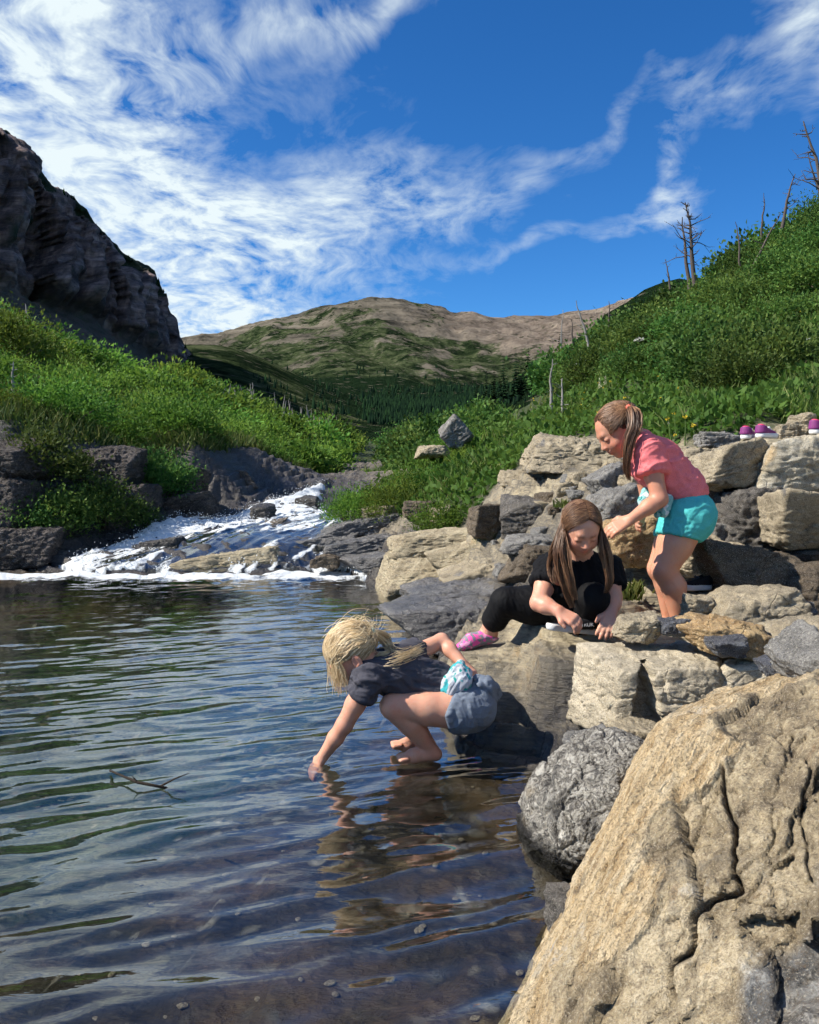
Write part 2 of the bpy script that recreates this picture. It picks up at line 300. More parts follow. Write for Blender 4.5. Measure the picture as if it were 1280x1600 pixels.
def ground_material():
    m, t, p = material('bank_ground'); q = pos(t)
    veg = t.attr('veg').outputs['Fac']
    n1 = t.noise(q, 3.0, 6, .6); n2 = t.noise(q, 14, 6, .65); n3 = t.noise(t.scale(q, (4, 16, 60)), 1.5, 5, .6)
    rockc = t.ramp(t.m('MULTIPLY_ADD', n3, .45, t.m('MULTIPLY', n1, .6)), [(.3, (.07, .065, .058)), (.45, (.20, .175, .13)), (.54, (.37, .315, .215)), (.66, (.50, .43, .29)), (.8, (.30, .28, .23))])
    rockc = t.mix(t.mr(n2, .52, .68, 0, .85), rockc, (.07, .066, .06))
    rockc = t.mix(t.mr(t.noise(q, 6, 6, .7, .5), .58, .70, 0, .7), rockc, (.34, .24, .12))
    wq = t.v('ADD', q, t.v('SCALE', t.noisec(q, 5), None)); wq.node.inputs[1].links[0].from_node.inputs['Scale'].default_value = .18
    ckv = t.mr(t.voro(t.scale(wq, (2.4, 5.5, 4), (0, 0, .55)), 1.6, 'DISTANCE_TO_EDGE'), 0, .022, 1, 0); ckv = t.m('MULTIPLY', ckv, t.mr(n1, .42, .56)); rockc = t.mix(t.m('MULTIPLY', ckv, .12), rockc, (.04, .036, .03))
    z = t.n('ShaderNodeSeparateXYZ'); t.set(z.inputs[0], q); zz = z.outputs[2]; yy = z.outputs[1]; xx = z.outputs[0]
    warm = t.mr(t.m('ADD', xx, t.m('MULTIPLY', n1, .5)), -.6, .5)
    rockc = t.mix(t.m('MULTIPLY', t.m('SUBTRACT', 1.0, warm), .8), rockc, t.ramp(n3, [(.3, (.025, .024, .026)), (.6, (.085, .076, .072)), (.8, (.15, .13, .11))]))
    # stones stay dark where stream water soaks them
    damp = t.m('MULTIPLY', t.mr(t.m('ADD', zz, t.m('MULTIPLY', t.m('SUBTRACT', n1, .5), .22)), .16, .04), 1.0)
    damp = t.m('MAXIMUM', damp, t.m('MULTIPLY', t.attr('wet').outputs['Fac'], t.mr(n1, .30, .46)))
    wetc = t.mix(.80, rockc, (.030, .032, .042))
    rockc = t.mix(damp, rockc, wetc)
    bed = t.mr(zz, .02, -.06)
    algae = t.ramp(t.noise(q, 2.3, 6, .62), [(.32, (.010, .010, .007)), (.46, (.040, .032, .020)), (.60, (.105, .070, .038)), (.78, (.035, .04, .026))])
    deep = t.mr(zz, -.25, -.75); algae = t.mix(t.m('MULTIPLY', deep, .75), algae, t.ramp(n1, [(.35, (.012, .045, .036)), (.65, (.055, .115, .075))]))
    vb = t.n('ShaderNodeTexVoronoi'); vb.inputs['Scale'].default_value = 15; t.set(vb.inputs['Vector'], t.v('ADD', q, t.v('SCALE', t.noisec(q, 9), None))); vb.inputs['Vector'].links[0].from_node.inputs[1].links[0].from_node.inputs['Scale'].default_value = .12
    cob = t.m('MULTIPLY', t.mr(vb.outputs['Distance'], .15, .5, 1, 0), t.mr(t.noise(q, 1.7, 3), .40, .58)); vs_ = t.n('ShaderNodeSeparateXYZ'); t.set(vs_.inputs[0], vb.outputs['Color'])
    algae = t.mix(cob, algae, t.ramp(vs_.outputs[0], [(.1, (.022, .02, .016)), (.4, (.09, .07, .045)), (.65, (.17, .125, .075)), (.8, (.10, .105, .10)), (.95, (.34, .32, .27))]))
    rockc = t.mix(bed, rockc, algae)
    soil = t.ramp(n2, [(.3, (.022, .020, .010)), (.5, (.032, .046, .012)), (.7, (.06, .085, .02))])
    edge = t.mr(t.m('ADD', veg, t.m('MULTIPLY', t.m('SUBTRACT', n2, .5), .5)), .3, .55)
    c = t.mix(edge, rockc, soil)
    t.set(p.inputs['Base Color'], c)
    rough = t.mr(t.m('MULTIPLY', damp, t.m('SUBTRACT', 1.0, edge)), 0, 1, .85, .22); t.set(p.inputs['Roughness'], rough)
    h = t.m('ADD', t.m('MULTIPLY', t.noise(t.scale(q, (1, 1.6, 5)), 22, 8, .65), .7), t.m('ADD', t.m('MULTIPLY', t.voro(q, 26), .35), t.m('MULTIPLY', t.m('MULTIPLY', ckv, t.m('SUBTRACT', 1.0, bed)), -.03)))
    t.set(p.inputs['Normal'], t.bump(h, .95, .03)); return m
M_ground = ground_material()
wet = np.zeros(GX.size)
def blob(px, py, Y, rx, ry):
    c = P(px, py, Y); return np.exp(-(((GX.ravel() - c[0]) / rx) ** 2 + ((GY.ravel() - c[1]) / ry) ** 2))
for b in ((800, 900, 4.7, .5, .7), (700, 940, 4.9, .5, .6), (870, 860, 4.6, .3, .5), (860, 1120, 2.75, .3, .22), (760, 1140, 2.8, .3, .25), (620, 870, 7, 1.2, .7), (300, 840, 9, 3, 2), (500, 790, 12, 2, 3)): wet = np.maximum(wet, blob(*b))
ground_o = mesh('ground', np.stack([GX.ravel(), GY.ravel(), gzv], -1), gridfaces(len(gx), len(gy)), M_ground, attrs={'veg': gg, 'wet': wet})
tag(ground_o, 'rocky stream bank rising to green slopes on both sides', 'ground', kind='structure')

# ------------------------------------------------------------------ pool water with wind ripples
def water_material(name, foam=False):
    m, t, p = material(name); q = pos(t); tree = m.node_tree; tree.nodes.remove(p)
    out = [n for n in tree.nodes if n.type == 'OUTPUT_MATERIAL'][0]
    hb = t.m('ADD', t.noise(t.scale(q, (7, 16, 1), (0, 0, .33)), 1.6, 3, .5, .4), t.m('MULTIPLY', t.noise(q, 34, 2), .12))
    nrm = t.bump(hb, .13, .008)
    gl = t.n('ShaderNodeBsdfGlossy'); gl.inputs['Roughness'].default_value = .0; t.set(gl.inputs['Normal'], nrm); gl.inputs['Color'].default_value = (1, 1, 1, 1)
    tr = t.n('ShaderNodeBsdfTransparent'); tr.inputs['Color'].default_value = (.74, .75, .70, 1)
    lw = t.n('ShaderNodeLayerWeight'); lw.inputs['Blend'].default_value = .5; t.set(lw.inputs['Normal'], nrm); fre = t.m('MULTIPLY_ADD', t.m('POWER', lw.outputs['Facing'], 3.0), .93, .05)
    mx = t.n('ShaderNodeMixShader'); t.set(mx.inputs[0], fre); t.set(mx.inputs[1], tr.outputs[0]); t.set(mx.inputs[2], gl.outputs[0])
    res = mx.outputs[0]
    if foam:
        fm = t.attr('foam').outputs['Fac']
        fn = t.noise(t.scale(q, (9, 5, 9), (0, 0, -.3)), 1.3, 6, .7); ff = t.mr(t.m('ADD', fm, t.m('MULTIPLY', t.m('SUBTRACT', fn, .5), 1.1)), .42, .80, 0, .94, True)
        df = t.n('ShaderNodeBsdfPrincipled'); df.inputs['Base Color'].default_value = (.78, .82, .84, 1); df.inputs['Roughness'].default_value = .6
        t.set(df.inputs['Normal'], t.bump(fn, .8, .06)); df.inputs['Subsurface Weight'].default_value = 0
        m2 = t.n('ShaderNodeMixShader'); t.set(m2.inputs[0], ff); t.set(m2.inputs[1], res); t.set(m2.inputs[2], df.outputs[0]); res = m2.outputs[0]
    t.set(out.inputs['Surface'], res); return m
def ripples(x, y):
    p = xyz(x, y, 0 * x); c, s = math.cos(math.radians(20)), math.sin(math.radians(20))
    a = (x * c + y * s).ravel(); b = (-x * s + y * c).ravel()
    w1 = .045 * fbm(xyz(a * .9, b * .9, 0 * a + 3), 2); near = sstep(6.5, 1.5, b)
    big = noise(xyz(a * 1.5, (b + w1) * 5.6, 0 * a)); big = np.sign(big) * np.abs(big) ** .8
    mid = noise(xyz(a * 3.4, (b + w1) * 12.0, 0 * a + 5))
    sm = noise(xyz(a * 9, b * 24, 0 * a + 9))
    calm = .55 + .45 * sstep(-.3, .4, fbm(xyz(a * .35, b * .35, 0 * a + 20), 2))
    sm2 = noise(xyz(a * 5.5 + 2, (b + w1) * 19, 0 * a + 14))
    return (.0112 * big * (.22 + .78 * near) + .0072 * mid * (.5 + .5 * near) + .0038 * sm2 + .0022 * sm) * calm
wx = spaced(-2.6, .75, .016, (-9, 1.2), 1.05, .2); wy = spaced(1.1, 4.2, .014, (-4, 7.45), 1.02, .05)
WX, WY = np.meshgrid(wx, wy, indexing='ij')
wz = ripples(WX, WY); foamv = np.zeros(WX.size)
xr, yr = WX.ravel(), WY.ravel()
toe = 7.2 + .12 * fbm(xyz(xr * .8, 0 * xr, 0 * xr), 3)            # foot of the cascade: churned white water
foamv = np.exp(-np.clip(toe - yr, 0, 9) / .20) * (.75 + .5 * noise(xyz(xr * 2.2, yr * 3, 0 * xr))) + .44 * np.exp(-np.clip(toe - yr, 0, 9) / .75) * (.6 + .8 * noise(xyz(xr * 2.0, yr * 7, 0 * xr + 4)))
wz = wz + .035 * np.exp(-np.clip(toe - yr, 0, 9) / .3) * fbm(xyz(xr * 4, yr * 6, 0 * xr), 3)
for (px, py, a_, wl, dc) in ((500, 1190, .0035, .045, .10), (655, 1184, .0022, .04, .09), (618, 1166, .002, .04, .07)):      # rings round the hand and the feet
    q = Pz(px, py, 0); rr_ = np.hypot(xr - q[0], yr - q[1]); wz = wz + a_ * np.sin(rr_ / wl * 2 * math.pi) * np.exp(-rr_ / dc)
M_water = water_material('pool_water', True)
tag(mesh('water', np.stack([xr, yr, wz], -1), gridfaces(len(wx), len(wy)), M_water, attrs={'foam': foamv}), 'clear rippled pool reflecting the sky', 'water', kind='structure')

# ------------------------------------------------------------------ cascade sliding over the ledges
cxs = np.arange(-4.6, .75, .022); cys = spaced(6.9, 9.5, .024, (6.9, 19), 1.012, .08)
CX, CY = np.meshgrid(cxs, cys, indexing='ij'); x, y = CX.ravel(), CY.ravel()
sz, _ = smooth_ground(x, y)
fl = xyz(x * 2.2 - y * .9, y * .55 + x * .3, 0 * x)          # streaks along the flow
base = sz + .012 + .022 * fbm(fl, 3) * np.clip((y - 6.9) * 2, 0, 1)
bedz, _ = ground(x, y, False)
lip = np.clip(bedz - sz, -.05, .06)
foam = .50 + .85 * fbm(fl * np.array([3.6, 2.4, 1]) + 7, 4) + 5.0 * np.clip(lip, 0, .05)
edge_l = -3.5 + (y - 7.3) * .285; edge_r = .02 - (y - 7.0) * .20     # the stream's two edges, narrowing upstream
edge_r = np.where(y > 12.2, -1.0 - (y - 12.2) * .04, edge_r)
inside = sstep(-.35, .12, x - edge_l) * sstep(.0, -.45, x - edge_r)
base = base - (1 - inside) * .5
white = np.exp(-((y - 13.2) / 2.2) ** 2) * .35 + np.exp(-((x + .55) / .55) ** 2 - ((y - 7.4) / .4) ** 2) * .5 + np.exp(-((x - edge_l - .35) / .35) ** 2) * .35
calm = np.exp(-((x + 1.7) / .55) ** 2 - ((y - 8.1) / .5) ** 2) * .7
foam = (foam + white - calm) * inside
base = base + .030 * np.clip(foam, 0, 1) * (.5 + fbm(xyz(x * 6, y * 6, 0 * x), 3))
base = np.where(sz < .015, sz - .35, base); foam = np.where(sz < .015, 0, foam)
tag(mesh('cascade_water', np.stack([x, y, base], -1), gridfaces(len(cxs), len(cys)), water_material('cascade_water', True), attrs={'foam': foam}), 'white water sliding down ledges into the pool', 'cascade', kind='structure')

# spray thrown up where the water breaks
r = np.random.default_rng(91); k = np.nonzero((foam > .95) | ((y < 7.6) & (foam > .6)))[0]; k = k[r.integers(0, len(k), 2600)]
c = np.stack([x[k] + r.normal(size=2600) * .03, y[k] + r.normal(size=2600) * .03, base[k] + np.abs(r.normal(size=2600)) * .045], -1); rad = r.uniform(.0025, .0075, 2600)
oc = np.array([(1, 0, 0), (-1, 0, 0), (0, 1, 0), (0, -1, 0), (0, 0, 1), (0, 0, -1)], float); of = np.array([(0, 2, 4), (2, 1, 4), (1, 3, 4), (3, 0, 4), (2, 0, 5), (1, 2, 5), (3, 1, 5), (0, 3, 5)])
M_spray, t, p = material('spray'); p.inputs['Base Color'].default_value = (.8, .84, .86, 1); p.inputs['Roughness'].default_value = .3
tag(mesh('spray', (c[:, None] + oc[None] * rad[:, None, None]).reshape(-1, 3), (np.arange(2600)[:, None, None] * 6 + of[None]).reshape(-1, 3), M_spray), 'fine white spray over the cascade', 'spray', kind='stuff')
# ------------------------------------------------------------------ mountains
def interp(xq, pts): a = np.array(pts, float); return np.interp(xq, a[:, 0], a[:, 1])
def cliff_material():
    m, t, p = material('dark_cliff'); q = pos(t)
    st = t.noise(t.scale(q, (.03, .03, .30)), 1.0, 6, .68); n = t.noise(q, .10, 7, .72); ncol = t.noise(t.scale(q, (.11, .11, .02)), 1.0, 5, .6)
    c = t.ramp(t.m('ADD', t.m('MULTIPLY', st, .55), t.m('MULTIPLY', n, .45)), [(.34, (.035, .03, .032)), (.45, (.16, .132, .126)), (.55, (.34, .28, .26)), (.68, (.55, .48, .44))])
    c = t.mix(t.mr(ncol, .6, .42, 0, .75), c, (.035, .031, .036))
    green = t.mix(n, (.012, .022, .012), (.03, .05, .02))
    c = t.mix(t.attr('veg').outputs['Fac'], c, green)
    tal = t.ramp(t.noise(q, .12, 6, .65), [(.35, (.05, .058, .04)), (.5, (.10, .088, .075)), (.62, (.055, .075, .035)), (.75, (.12, .105, .09))])
    c = t.mix(t.attr('talus').outputs['Fac'], c, tal); c = t.mix(1.0, c, (1.02, .93, .93), 'MULTIPLY')
    t.set(p.inputs['Base Color'], c); p.inputs['Roughness'].default_value = .95
    t.set(p.inputs['Normal'], t.bump(t.m('ADD', t.noise(t.scale(q, (.12, .12, .5)), 1, 6, .7), t.m('MULTIPLY', t.voro(t.scale(q, (1, 1, .3)), .12), .6)), .9, 4.0)); return m
u = np.linspace(-420, 470, 300)
crest_y = interp(u, [(-420, -160), (-200, 20), (-60, 150), (0, 198), (25, 220), (60, 258), (85, 288), (110, 305), (135, 330), (160, 358), (185, 385), (192, 400), (215, 406), (240, 425), (252, 445), (262, 470), (264, 485), (280, 522), (296, 552), (318, 566), (345, 580), (400, 625), (470, 672)])
crest_d = interp(u, [(-420, 300), (0, 380), (190, 470), (262, 520), (320, 570), (470, 680)])
base_y = interp(u, [(-420, 420), (-100, 440), (0, 452), (60, 472), (130, 492), (190, 525), (245, 553), (300, 574), (345, 590), (470, 690)])
base_d = crest_d - interp(u, [(-420, 70), (190, 60), (262, 30), (300, 12), (470, 8)])
tal_y = base_y + interp(u, [(-420, 150), (0, 110), (150, 90), (250, 60), (300, 40), (470, 20)]); tal_d = base_d - interp(u, [(-420, 130), (150, 110), (300, 60), (470, 30)])
rows = []; NV = 150
for i in range(len(u)):
    c, b, tl = P(u[i], crest_y[i], crest_d[i]), P(u[i], base_y[i], base_d[i]), P(u[i], tal_y[i], tal_d[i])
    back = c + np.array([-140, 60, -40.]); back2 = c + np.array([-400, 150, -c[2] + 5])
    v = np.linspace(0, 1, NV); pts = np.zeros((NV, 3))
    for k in range(3): pts[:, k] = np.interp(v, [0, .08, .18, .72, 1], [back2[k], back[k], c[k], b[k], tl[k]])
    cl = (v > .18) & (v < .72); sv = np.clip((v - .18) / .54, 0, 1)
    bul = np.sin(sv * math.pi) * .0 + cl * 0
    pts[:, 2] += np.where(cl, 0.10 * (c[2] - b[2]) * np.sin(sv * math.pi), 0); rows.append(pts)
LM = np.stack(rows); V = np.tile(np.linspace(0, 1, NV), len(u)); U = np.repeat(u, NV); p = LM.reshape(-1, 3)
on = sstep(.15, .22, V) * (1 - sstep(.68, .75, V))
along = np.cumsum(np.r_[0, np.linalg.norm(np.diff(LM[:, 80], axis=0), axis=1)]); A = np.repeat(along, NV)
ww = fbm(p * .02, 3) * 9
f1_, j1_ = facets(xyz((A + ww) * .036, (p[:, 2] + ww) * .010, 0 * A + .5), 3.); f2_, j2_ = facets(xyz((A + ww * .6) * .11, p[:, 2] * .032, 0 * A + .5), 8.)
col = f1_ * 22 - j1_ * 7 + f2_ * 7 - j2_ * 3 + ridged(xyz(A * .06, p[:, 2] * .008, 0 * A), 3) * 5
bench = ((p[:, 2] + 6 * fbm(p * .02, 2)) / 7.0); bench = (np.floor(bench) + sstep(.5, .95, bench - np.floor(bench)) - bench) * 3.6
on = on * (.22 + .78 * sstep(300, 190, U))
disp = on * (col * sstep(.18, .35, V) + bench) + (1 - on) * 3 * fbm(p * .03, 4)
p = p + np.stack([disp * .75, -disp * .65, np.where(V < .3, fbm(p * .05, 4) * 2.0 + np.abs(fbm(p * .2, 3)) * 1.2, fbm(p * .03, 3) * 2)], -1)
LMd = p.reshape(len(u), NV, 3)
vegm = sstep(.05, .35, fbm(p * .03 + 5, 4) + 1.2 * np.exp(-((V - .2) / .035) ** 2) - .55 + .9 * np.exp(-((U - 225) / 28) ** 2 - ((V - .27) / .09) ** 2))
mt = mesh('mountain', p, gridfaces(len(u), NV), cliff_material(), attrs={'veg': vegm * (1 - sstep(.66, .74, V)), 'talus': sstep(.68, .76, V)})
tag(mt, 'dark layered cliff mountain with talus apron', 'mountain', kind='structure')

def far_material():
    m, t, p = material('far_mountain'); q = pos(t)
    n = t.noise(q, .004, 8, .62); nf = t.noise(q, .022, 6, .7); st = t.noise(t.scale(q, (.0015, .004, .05)), 1, 5, .6)
    rock = t.ramp(t.m('ADD', t.m('MULTIPLY', st, .6), t.m('MULTIPLY', nf, .4)), [(.38, (.06, .055, .045)), (.5, (.17, .15, .115)), (.62, (.30, .26, .20))])
    pink = t.ramp(nf, [(.36, (.14, .11, .09)), (.5, (.27, .215, .17)), (.64, (.40, .325, .25))])
    rock = t.mix(t.attr('pink').outputs['Fac'], rock, pink)
    grey = t.ramp(nf, [(.35, (.04, .042, .036)), (.65, (.13, .125, .10))]); rock = t.mix(t.attr('cap').outputs['Fac'], rock, grey)
    gr = t.ramp(nf, [(.40, (.012, .022, .011)), (.50, (.045, .066, .027)), (.60, (.105, .125, .06))])
    veg = t.mr(t.m('ADD', t.attr('veg').outputs['Fac'], t.m('MULTIPLY', t.m('SUBTRACT', t.noise(q, .012, 7, .75), .5), 2.6)), .42, .60)
    c = t.mix(veg, rock, gr)
    fo = t.mix(t.noise(q, .05, 4), (.008, .020, .010), (.022, .042, .018)); c = t.mix(t.mr(t.m('ADD', t.attr('wood').outputs['Fac'], t.m('MULTIPLY', t.m('SUBTRACT', t.noise(q, .02, 6, .75), .5), 2.2)), .4, .6), c, fo)
    dots = t.m('MULTIPLY', t.mr(t.voro(q, .055), .20, .38, 1, 0), t.mr(t.noise(q, .006, 5, .7), .44, .60)); c = t.mix(t.m('MULTIPLY', dots, .85), c, (.010, .020, .009))
    c = t.mix(t.mr(t.voro(t.scale(q, (.6, 1, 1.6)), .09), .12, .3, .5, 0), c, (.30, .26, .20))
    t.set(p.inputs['Base Color'], c); p.inputs['Roughness'].default_value = 1.0; p.inputs['Specular IOR Level'].default_value = 0.0
    t.set(p.inputs['Normal'], t.bump(t.m('ADD', t.noise(q, .02, 8, .75), t.m('MULTIPLY', st, .6)), 1.0, 34.0)); return m
fx = np.linspace(-2600, 2600, 420); fy = np.r_[np.linspace(150, 1000, 50), np.linspace(1020, 2500, 170), np.linspace(2520, 4200, 30)]
FX, FY = np.meshgrid(fx, fy, indexing='ij'); x, y = FX.ravel(), FY.ravel()
cpx = np.array([(-800, 520), (-300, 560), (150, 548), (240, 540), (297, 531), (340, 524), (400, 511), (440, 501), (480, 491), (520, 481), (560, 476), (600, 473), (625, 474), (645, 480), (680, 488), (705, 496), (745, 500), (768, 506), (800, 504), (850, 501), (890, 494), (930, 487), (1000, 470), (1100, 450), (1400, 400), (2200, 520)], float)
cw_ = np.array([P(a, b, 2300.) for a, b in cpx])
ridge = np.interp(x / np.maximum(y, 600) * 2300, cw_[:, 0], cw_[:, 2])
tt = np.clip((y - 900) / 1400, 0, 1); prof = .16 + .84 * (.55 * tt + .45 * sstep(.25, 1.0, tt))
z = ridge * prof * np.clip(y / 900, 0, 1) ** 1.6
z = np.where(y > 2300, ridge * (1 - sstep(2300, 4200, y) * .8), z)
pp = xyz(x, y, 0 * x); cap_ = np.exp(-((y - 2270) / 80) ** 2) * sstep(430, 560, x / y * F + 640) * (1 - sstep(740, 800, x / y * F + 640))
rel = fbm(pp * .004, 5) * 14 + ridged(xyz(x * .006 + y * .002, y * .0015, 0 * x), 4) * 9
z = z + rel * sstep(400, 1200, y) * (.35 + .65 * (1 - np.exp(-((y - 2300) / 160) ** 2))) + np.exp(-((y - 2300) / 90) ** 2) * fbm(pp * .012, 4) * 6
b1 = z / 26 + .35 * fbm(pp * .002, 2); z = z + (np.floor(b1) + sstep(.25, .9, b1 - np.floor(b1)) - b1) * 12 * sstep(.45, .7, tt)
z = z + ridged(xyz(x * .014 + .4 * fbm(pp * .004, 2), y * .0035, 0 * x + 2), 4) * 5 * sstep(.12, .3, tt) * (1 - .8 * sstep(.8, 1., tt)) + fbm(pp * .03, 3) * 2 * sstep(.1, .3, tt) + cap_ * np.abs(fbm(pp * .02 + 3, 4)) * 7
# the valley side that falls to the stream from the right, dark with firs
sx_ = x / np.maximum(y, 100)
rough_ = 1 + .35 * fbm(pp * .008, 4)
spur = sstep(-.02, .34, sx_) * np.exp(-((y - 650) / 260) ** 2) * 85 * rough_
spur_l = sstep(-.02, -.26, sx_) * np.exp(-((y - 700) / 300) ** 2) * 60
z = z + spur + spur_l
pxx = x / y * F + 640
pink = .85 * sstep(600, 800, pxx + 60 * fbm(pp * .003, 3)) * sstep(.42, .62, tt) * (1 - .5 * sstep(.93, 1.0, tt))
cap = sstep(.88, .97, tt + .03 * fbm(pp * .006, 3)) * sstep(330, 470, pxx) * (1 - sstep(760, 860, pxx))
veg = sstep(1.05, .25, tt) * .80 + .42 * fbm(pp * .005, 4) + .10; veg = veg * (1 - .7 * pink)
wood = sstep(.42, .08, tt + .10 * fbm(pp * .004, 3)) * sstep(430, 560, pxx + 1e2 * fbm(pp * .003, 2)) * .8 + .25 * sstep(.1, .5, fbm(pp * .008, 3)) * sstep(.7, .4, tt)
fm = mesh('far_mountain', np.stack([x, y, z], -1), gridfaces(len(fx), len(fy)), far_material(), attrs={'veg': veg, 'pink': pink, 'cap': cap, 'wood': wood})
tag(fm, 'broad distant mountain with tan scree and green lower slopes', 'mountain', kind='structure')
FZ = z.reshape(len(fx), len(fy))
def far_z(a, b):
    i = np.clip(np.searchsorted(fx, a) - 1, 0, len(fx) - 2); j = np.clip(np.searchsorted(fy, b) - 1, 0, len(fy) - 2)
    u_ = (a - fx[i]) / (fx[i + 1] - fx[i]); v_ = (b - fy[j]) / (fy[j + 1] - fy[j])
    return FZ[i, j] * (1 - u_) * (1 - v_) + FZ[i + 1, j] * u_ * (1 - v_) + FZ[i, j + 1] * (1 - u_) * v_ + FZ[i + 1, j + 1] * u_ * v_
# ------------------------------------------------------------------ rocks
def cube_sphere(n):
    g = np.tan(np.linspace(-1, 1, n + 1) * math.pi / 4); a, b = np.meshgrid(g, g, indexing='ij'); o = np.ones_like(a)
    vs, fs = [], []; k = 0
    for f in ((a, b, o), (b, a, -o), (o, a, b), (-o, b, a), (b, o, a), (a, -o, b)):
        vs.append(np.stack(f, -1).reshape(-1, 3)); fs.append(gridfaces(n + 1, n + 1) + k); k += (n + 1) ** 2
    v = np.concatenate(vs); f = np.concatenate(fs)
    key = np.round(v * 1e5).astype(np.int64); _, idx, inv = np.unique(key, axis=0, return_index=True, return_inverse=True)
    v = v[idx]; f = inv.reshape(-1)[f]; return v / np.linalg.norm(v, axis=1)[:, None], f
_cs = {}
def csphere(n):
    if n not in _cs: _cs[n] = cube_sphere(n)
    return _cs[n]
def rock_material(name, stops, stain=(.05, .045, .04), sc=1.0, bump=.7, strata=(1, 1, 3), vein=None, crack=.5, rough=.9, low=None):
    m, t, p = material(name); q = objco(t)
    n1 = t.noise(q, 5 * sc, 7, .62, .3); n2 = t.noise(t.scale(q, strata, (.25, .3, 0)), 9 * sc, 7, .65); n3 = t.noise(q, 45 * sc, 6, .7)
    f = t.m('ADD', t.m('MULTIPLY', n1, .5), t.m('ADD', t.m('MULTIPLY', n2, .33), t.m('MULTIPLY', n3, .17)))
    c = t.ramp(f, stops)
    c = t.mix(t.mr(t.noise(q, 13 * sc, 6, .7), .56, .72, 0, .75), c, stain)
    if vein: c = t.mix(t.mr(t.noise(q, 7 * sc, 5, .6, 1.2), .6, .68, 0, .8), c, vein)
    vc = t.voro(t.v('ADD', q, t.v('SCALE', t.noisec(q, 6 * sc), None)), 7 * sc, 'DISTANCE_TO_EDGE')
    vc.node.inputs['Vector'].links[0].from_node.inputs[1].links[0].from_node.inputs['Scale'].default_value = .22
    ck = t.mr(vc, 0.0, .025, 1, 0); ck = t.m('MULTIPLY', ck, t.mr(n1, .45, .6))
    c = t.mix(t.m('MULTIPLY', ck, crack), c, (.03, .027, .024))
    # pits, grain and lichen
    fg = t.noise(q, 190 * min(sc, 1.4), 4, .75); c = t.mix(t.mr(fg, .36, .48, .62, 0), c, tuple(x * .6 for x in stain)); c = t.mix(t.mr(fg, .55, .66, 0, .45), c, (.62, .58, .49))
    c = t.mix(t.mr(t.noise(t.v('ADD', q, (7, 3, 1)), 3.2 * sc, 6, .7), .60, .66, 0, .45), c, (.11, .105, .09))
    c = t.mix(t.mr(t.voro(q, 160 * sc), .0, .35, .28, 0), c, (.55, .52, .45))
    if low is not None:      # a tide mark of damp at the foot of stones that stand in the stream
        zz = t.n('ShaderNodeSeparateXYZ'); t.set(zz.inputs[0], pos(t))
        d = t.mr(t.m('ADD', zz.outputs[2], t.m('MULTIPLY', n1, -.06)), low, low - .05); c = t.mix(t.m('MULTIPLY', d, .85), c, (.018, .017, .016))
        t.set(p.inputs['Roughness'], t.mr(d, 0, 1, rough, .25))
    else: p.inputs['Roughness'].default_value = rough
    t.set(p.inputs['Base Color'], c)
    h = t.m('ADD', t.m('ADD', t.m('MULTIPLY', n2, .8), t.m('ADD', t.m('MULTIPLY', n3, .55), t.m('MULTIPLY', fg, .22))), t.m('MULTIPLY', ck, -.4))
    t.set(p.inputs['Normal'], t.bump(h, bump, .045 / sc ** .5)); return m
R_tan = rock_material('tan_rock', [(.3, (.10, .085, .06)), (.42, (.27, .225, .15)), (.55, (.43, .36, .245)), (.68, (.54, .46, .32)), (.8, (.36, .335, .28))], vein=(.13, .13, .135))
R_pale = rock_material('pale_rock', [(.3, (.13, .115, .09)), (.42, (.34, .29, .20)), (.52, (.52, .47, .36)), (.64, (.62, .60, .53)), (.8, (.42, .34, .22))], vein=(.5, .36, .19))
R_grey = rock_material('grey_rock', [(.3, (.06, .058, .056)), (.45, (.16, .155, .145)), (.58, (.28, .27, .25)), (.75, (.40, .385, .35))], vein=(.10, .105, .12))
R_pit = rock_material('pitted_grey_rock', [(.32, (.035, .032, .03)), (.46, (.12, .11, .098)), (.6, (.22, .20, .175)), (.78, (.31, .285, .24))], sc=2.2, bump=1.0, crack=.7)
R_brown = rock_material('brown_rock', [(.3, (.035, .027, .02)), (.45, (.105, .08, .055)), (.6, (.20, .155, .105)), (.75, (.30, .245, .17))], bump=.9)
R_orange = rock_material('orange_rock', [(.3, (.12, .075, .035)), (.45, (.36, .235, .11)), (.58, (.56, .40, .20)), (.75, (.66, .52, .31))], vein=(.25, .15, .07))
R_dark = rock_material('wet_dark_rock', [(.3, (.012, .012, .013)), (.5, (.05, .046, .044)), (.7, (.11, .10, .09))], rough=.3, crack=.2)
R_slab = rock_material('stream_slab', [(.3, (.12, .10, .07)), (.45, (.34, .28, .18)), (.6, (.50, .43, .29)), (.78, (.6, .54, .40))], strata=(1, 1, 6))
R_steel = rock_material('blue_grey_flint', [(.3, (.018, .02, .026)), (.5, (.07, .075, .09)), (.62, (.20, .215, .24)), (.75, (.5, .5, .48))], rough=.35, sc=1.6)
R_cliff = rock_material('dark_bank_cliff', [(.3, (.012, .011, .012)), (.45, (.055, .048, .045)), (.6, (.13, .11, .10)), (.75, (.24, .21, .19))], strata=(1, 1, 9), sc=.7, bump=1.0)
R_ledge = rock_material('wet_brown_ledge', [(.3, (.02, .018, .017)), (.45, (.085, .068, .055)), (.6, (.18, .145, .11)), (.75, (.30, .25, .19))], strata=(1, 1, 9), sc=.8, rough=.45)
R_wet = rock_material('wet_grey_slab', [(.3, (.03, .03, .033)), (.45, (.10, .10, .105)), (.6, (.20, .19, .18)), (.75, (.34, .31, .26))], strata=(1, 1, 9), sc=.8, rough=.28)
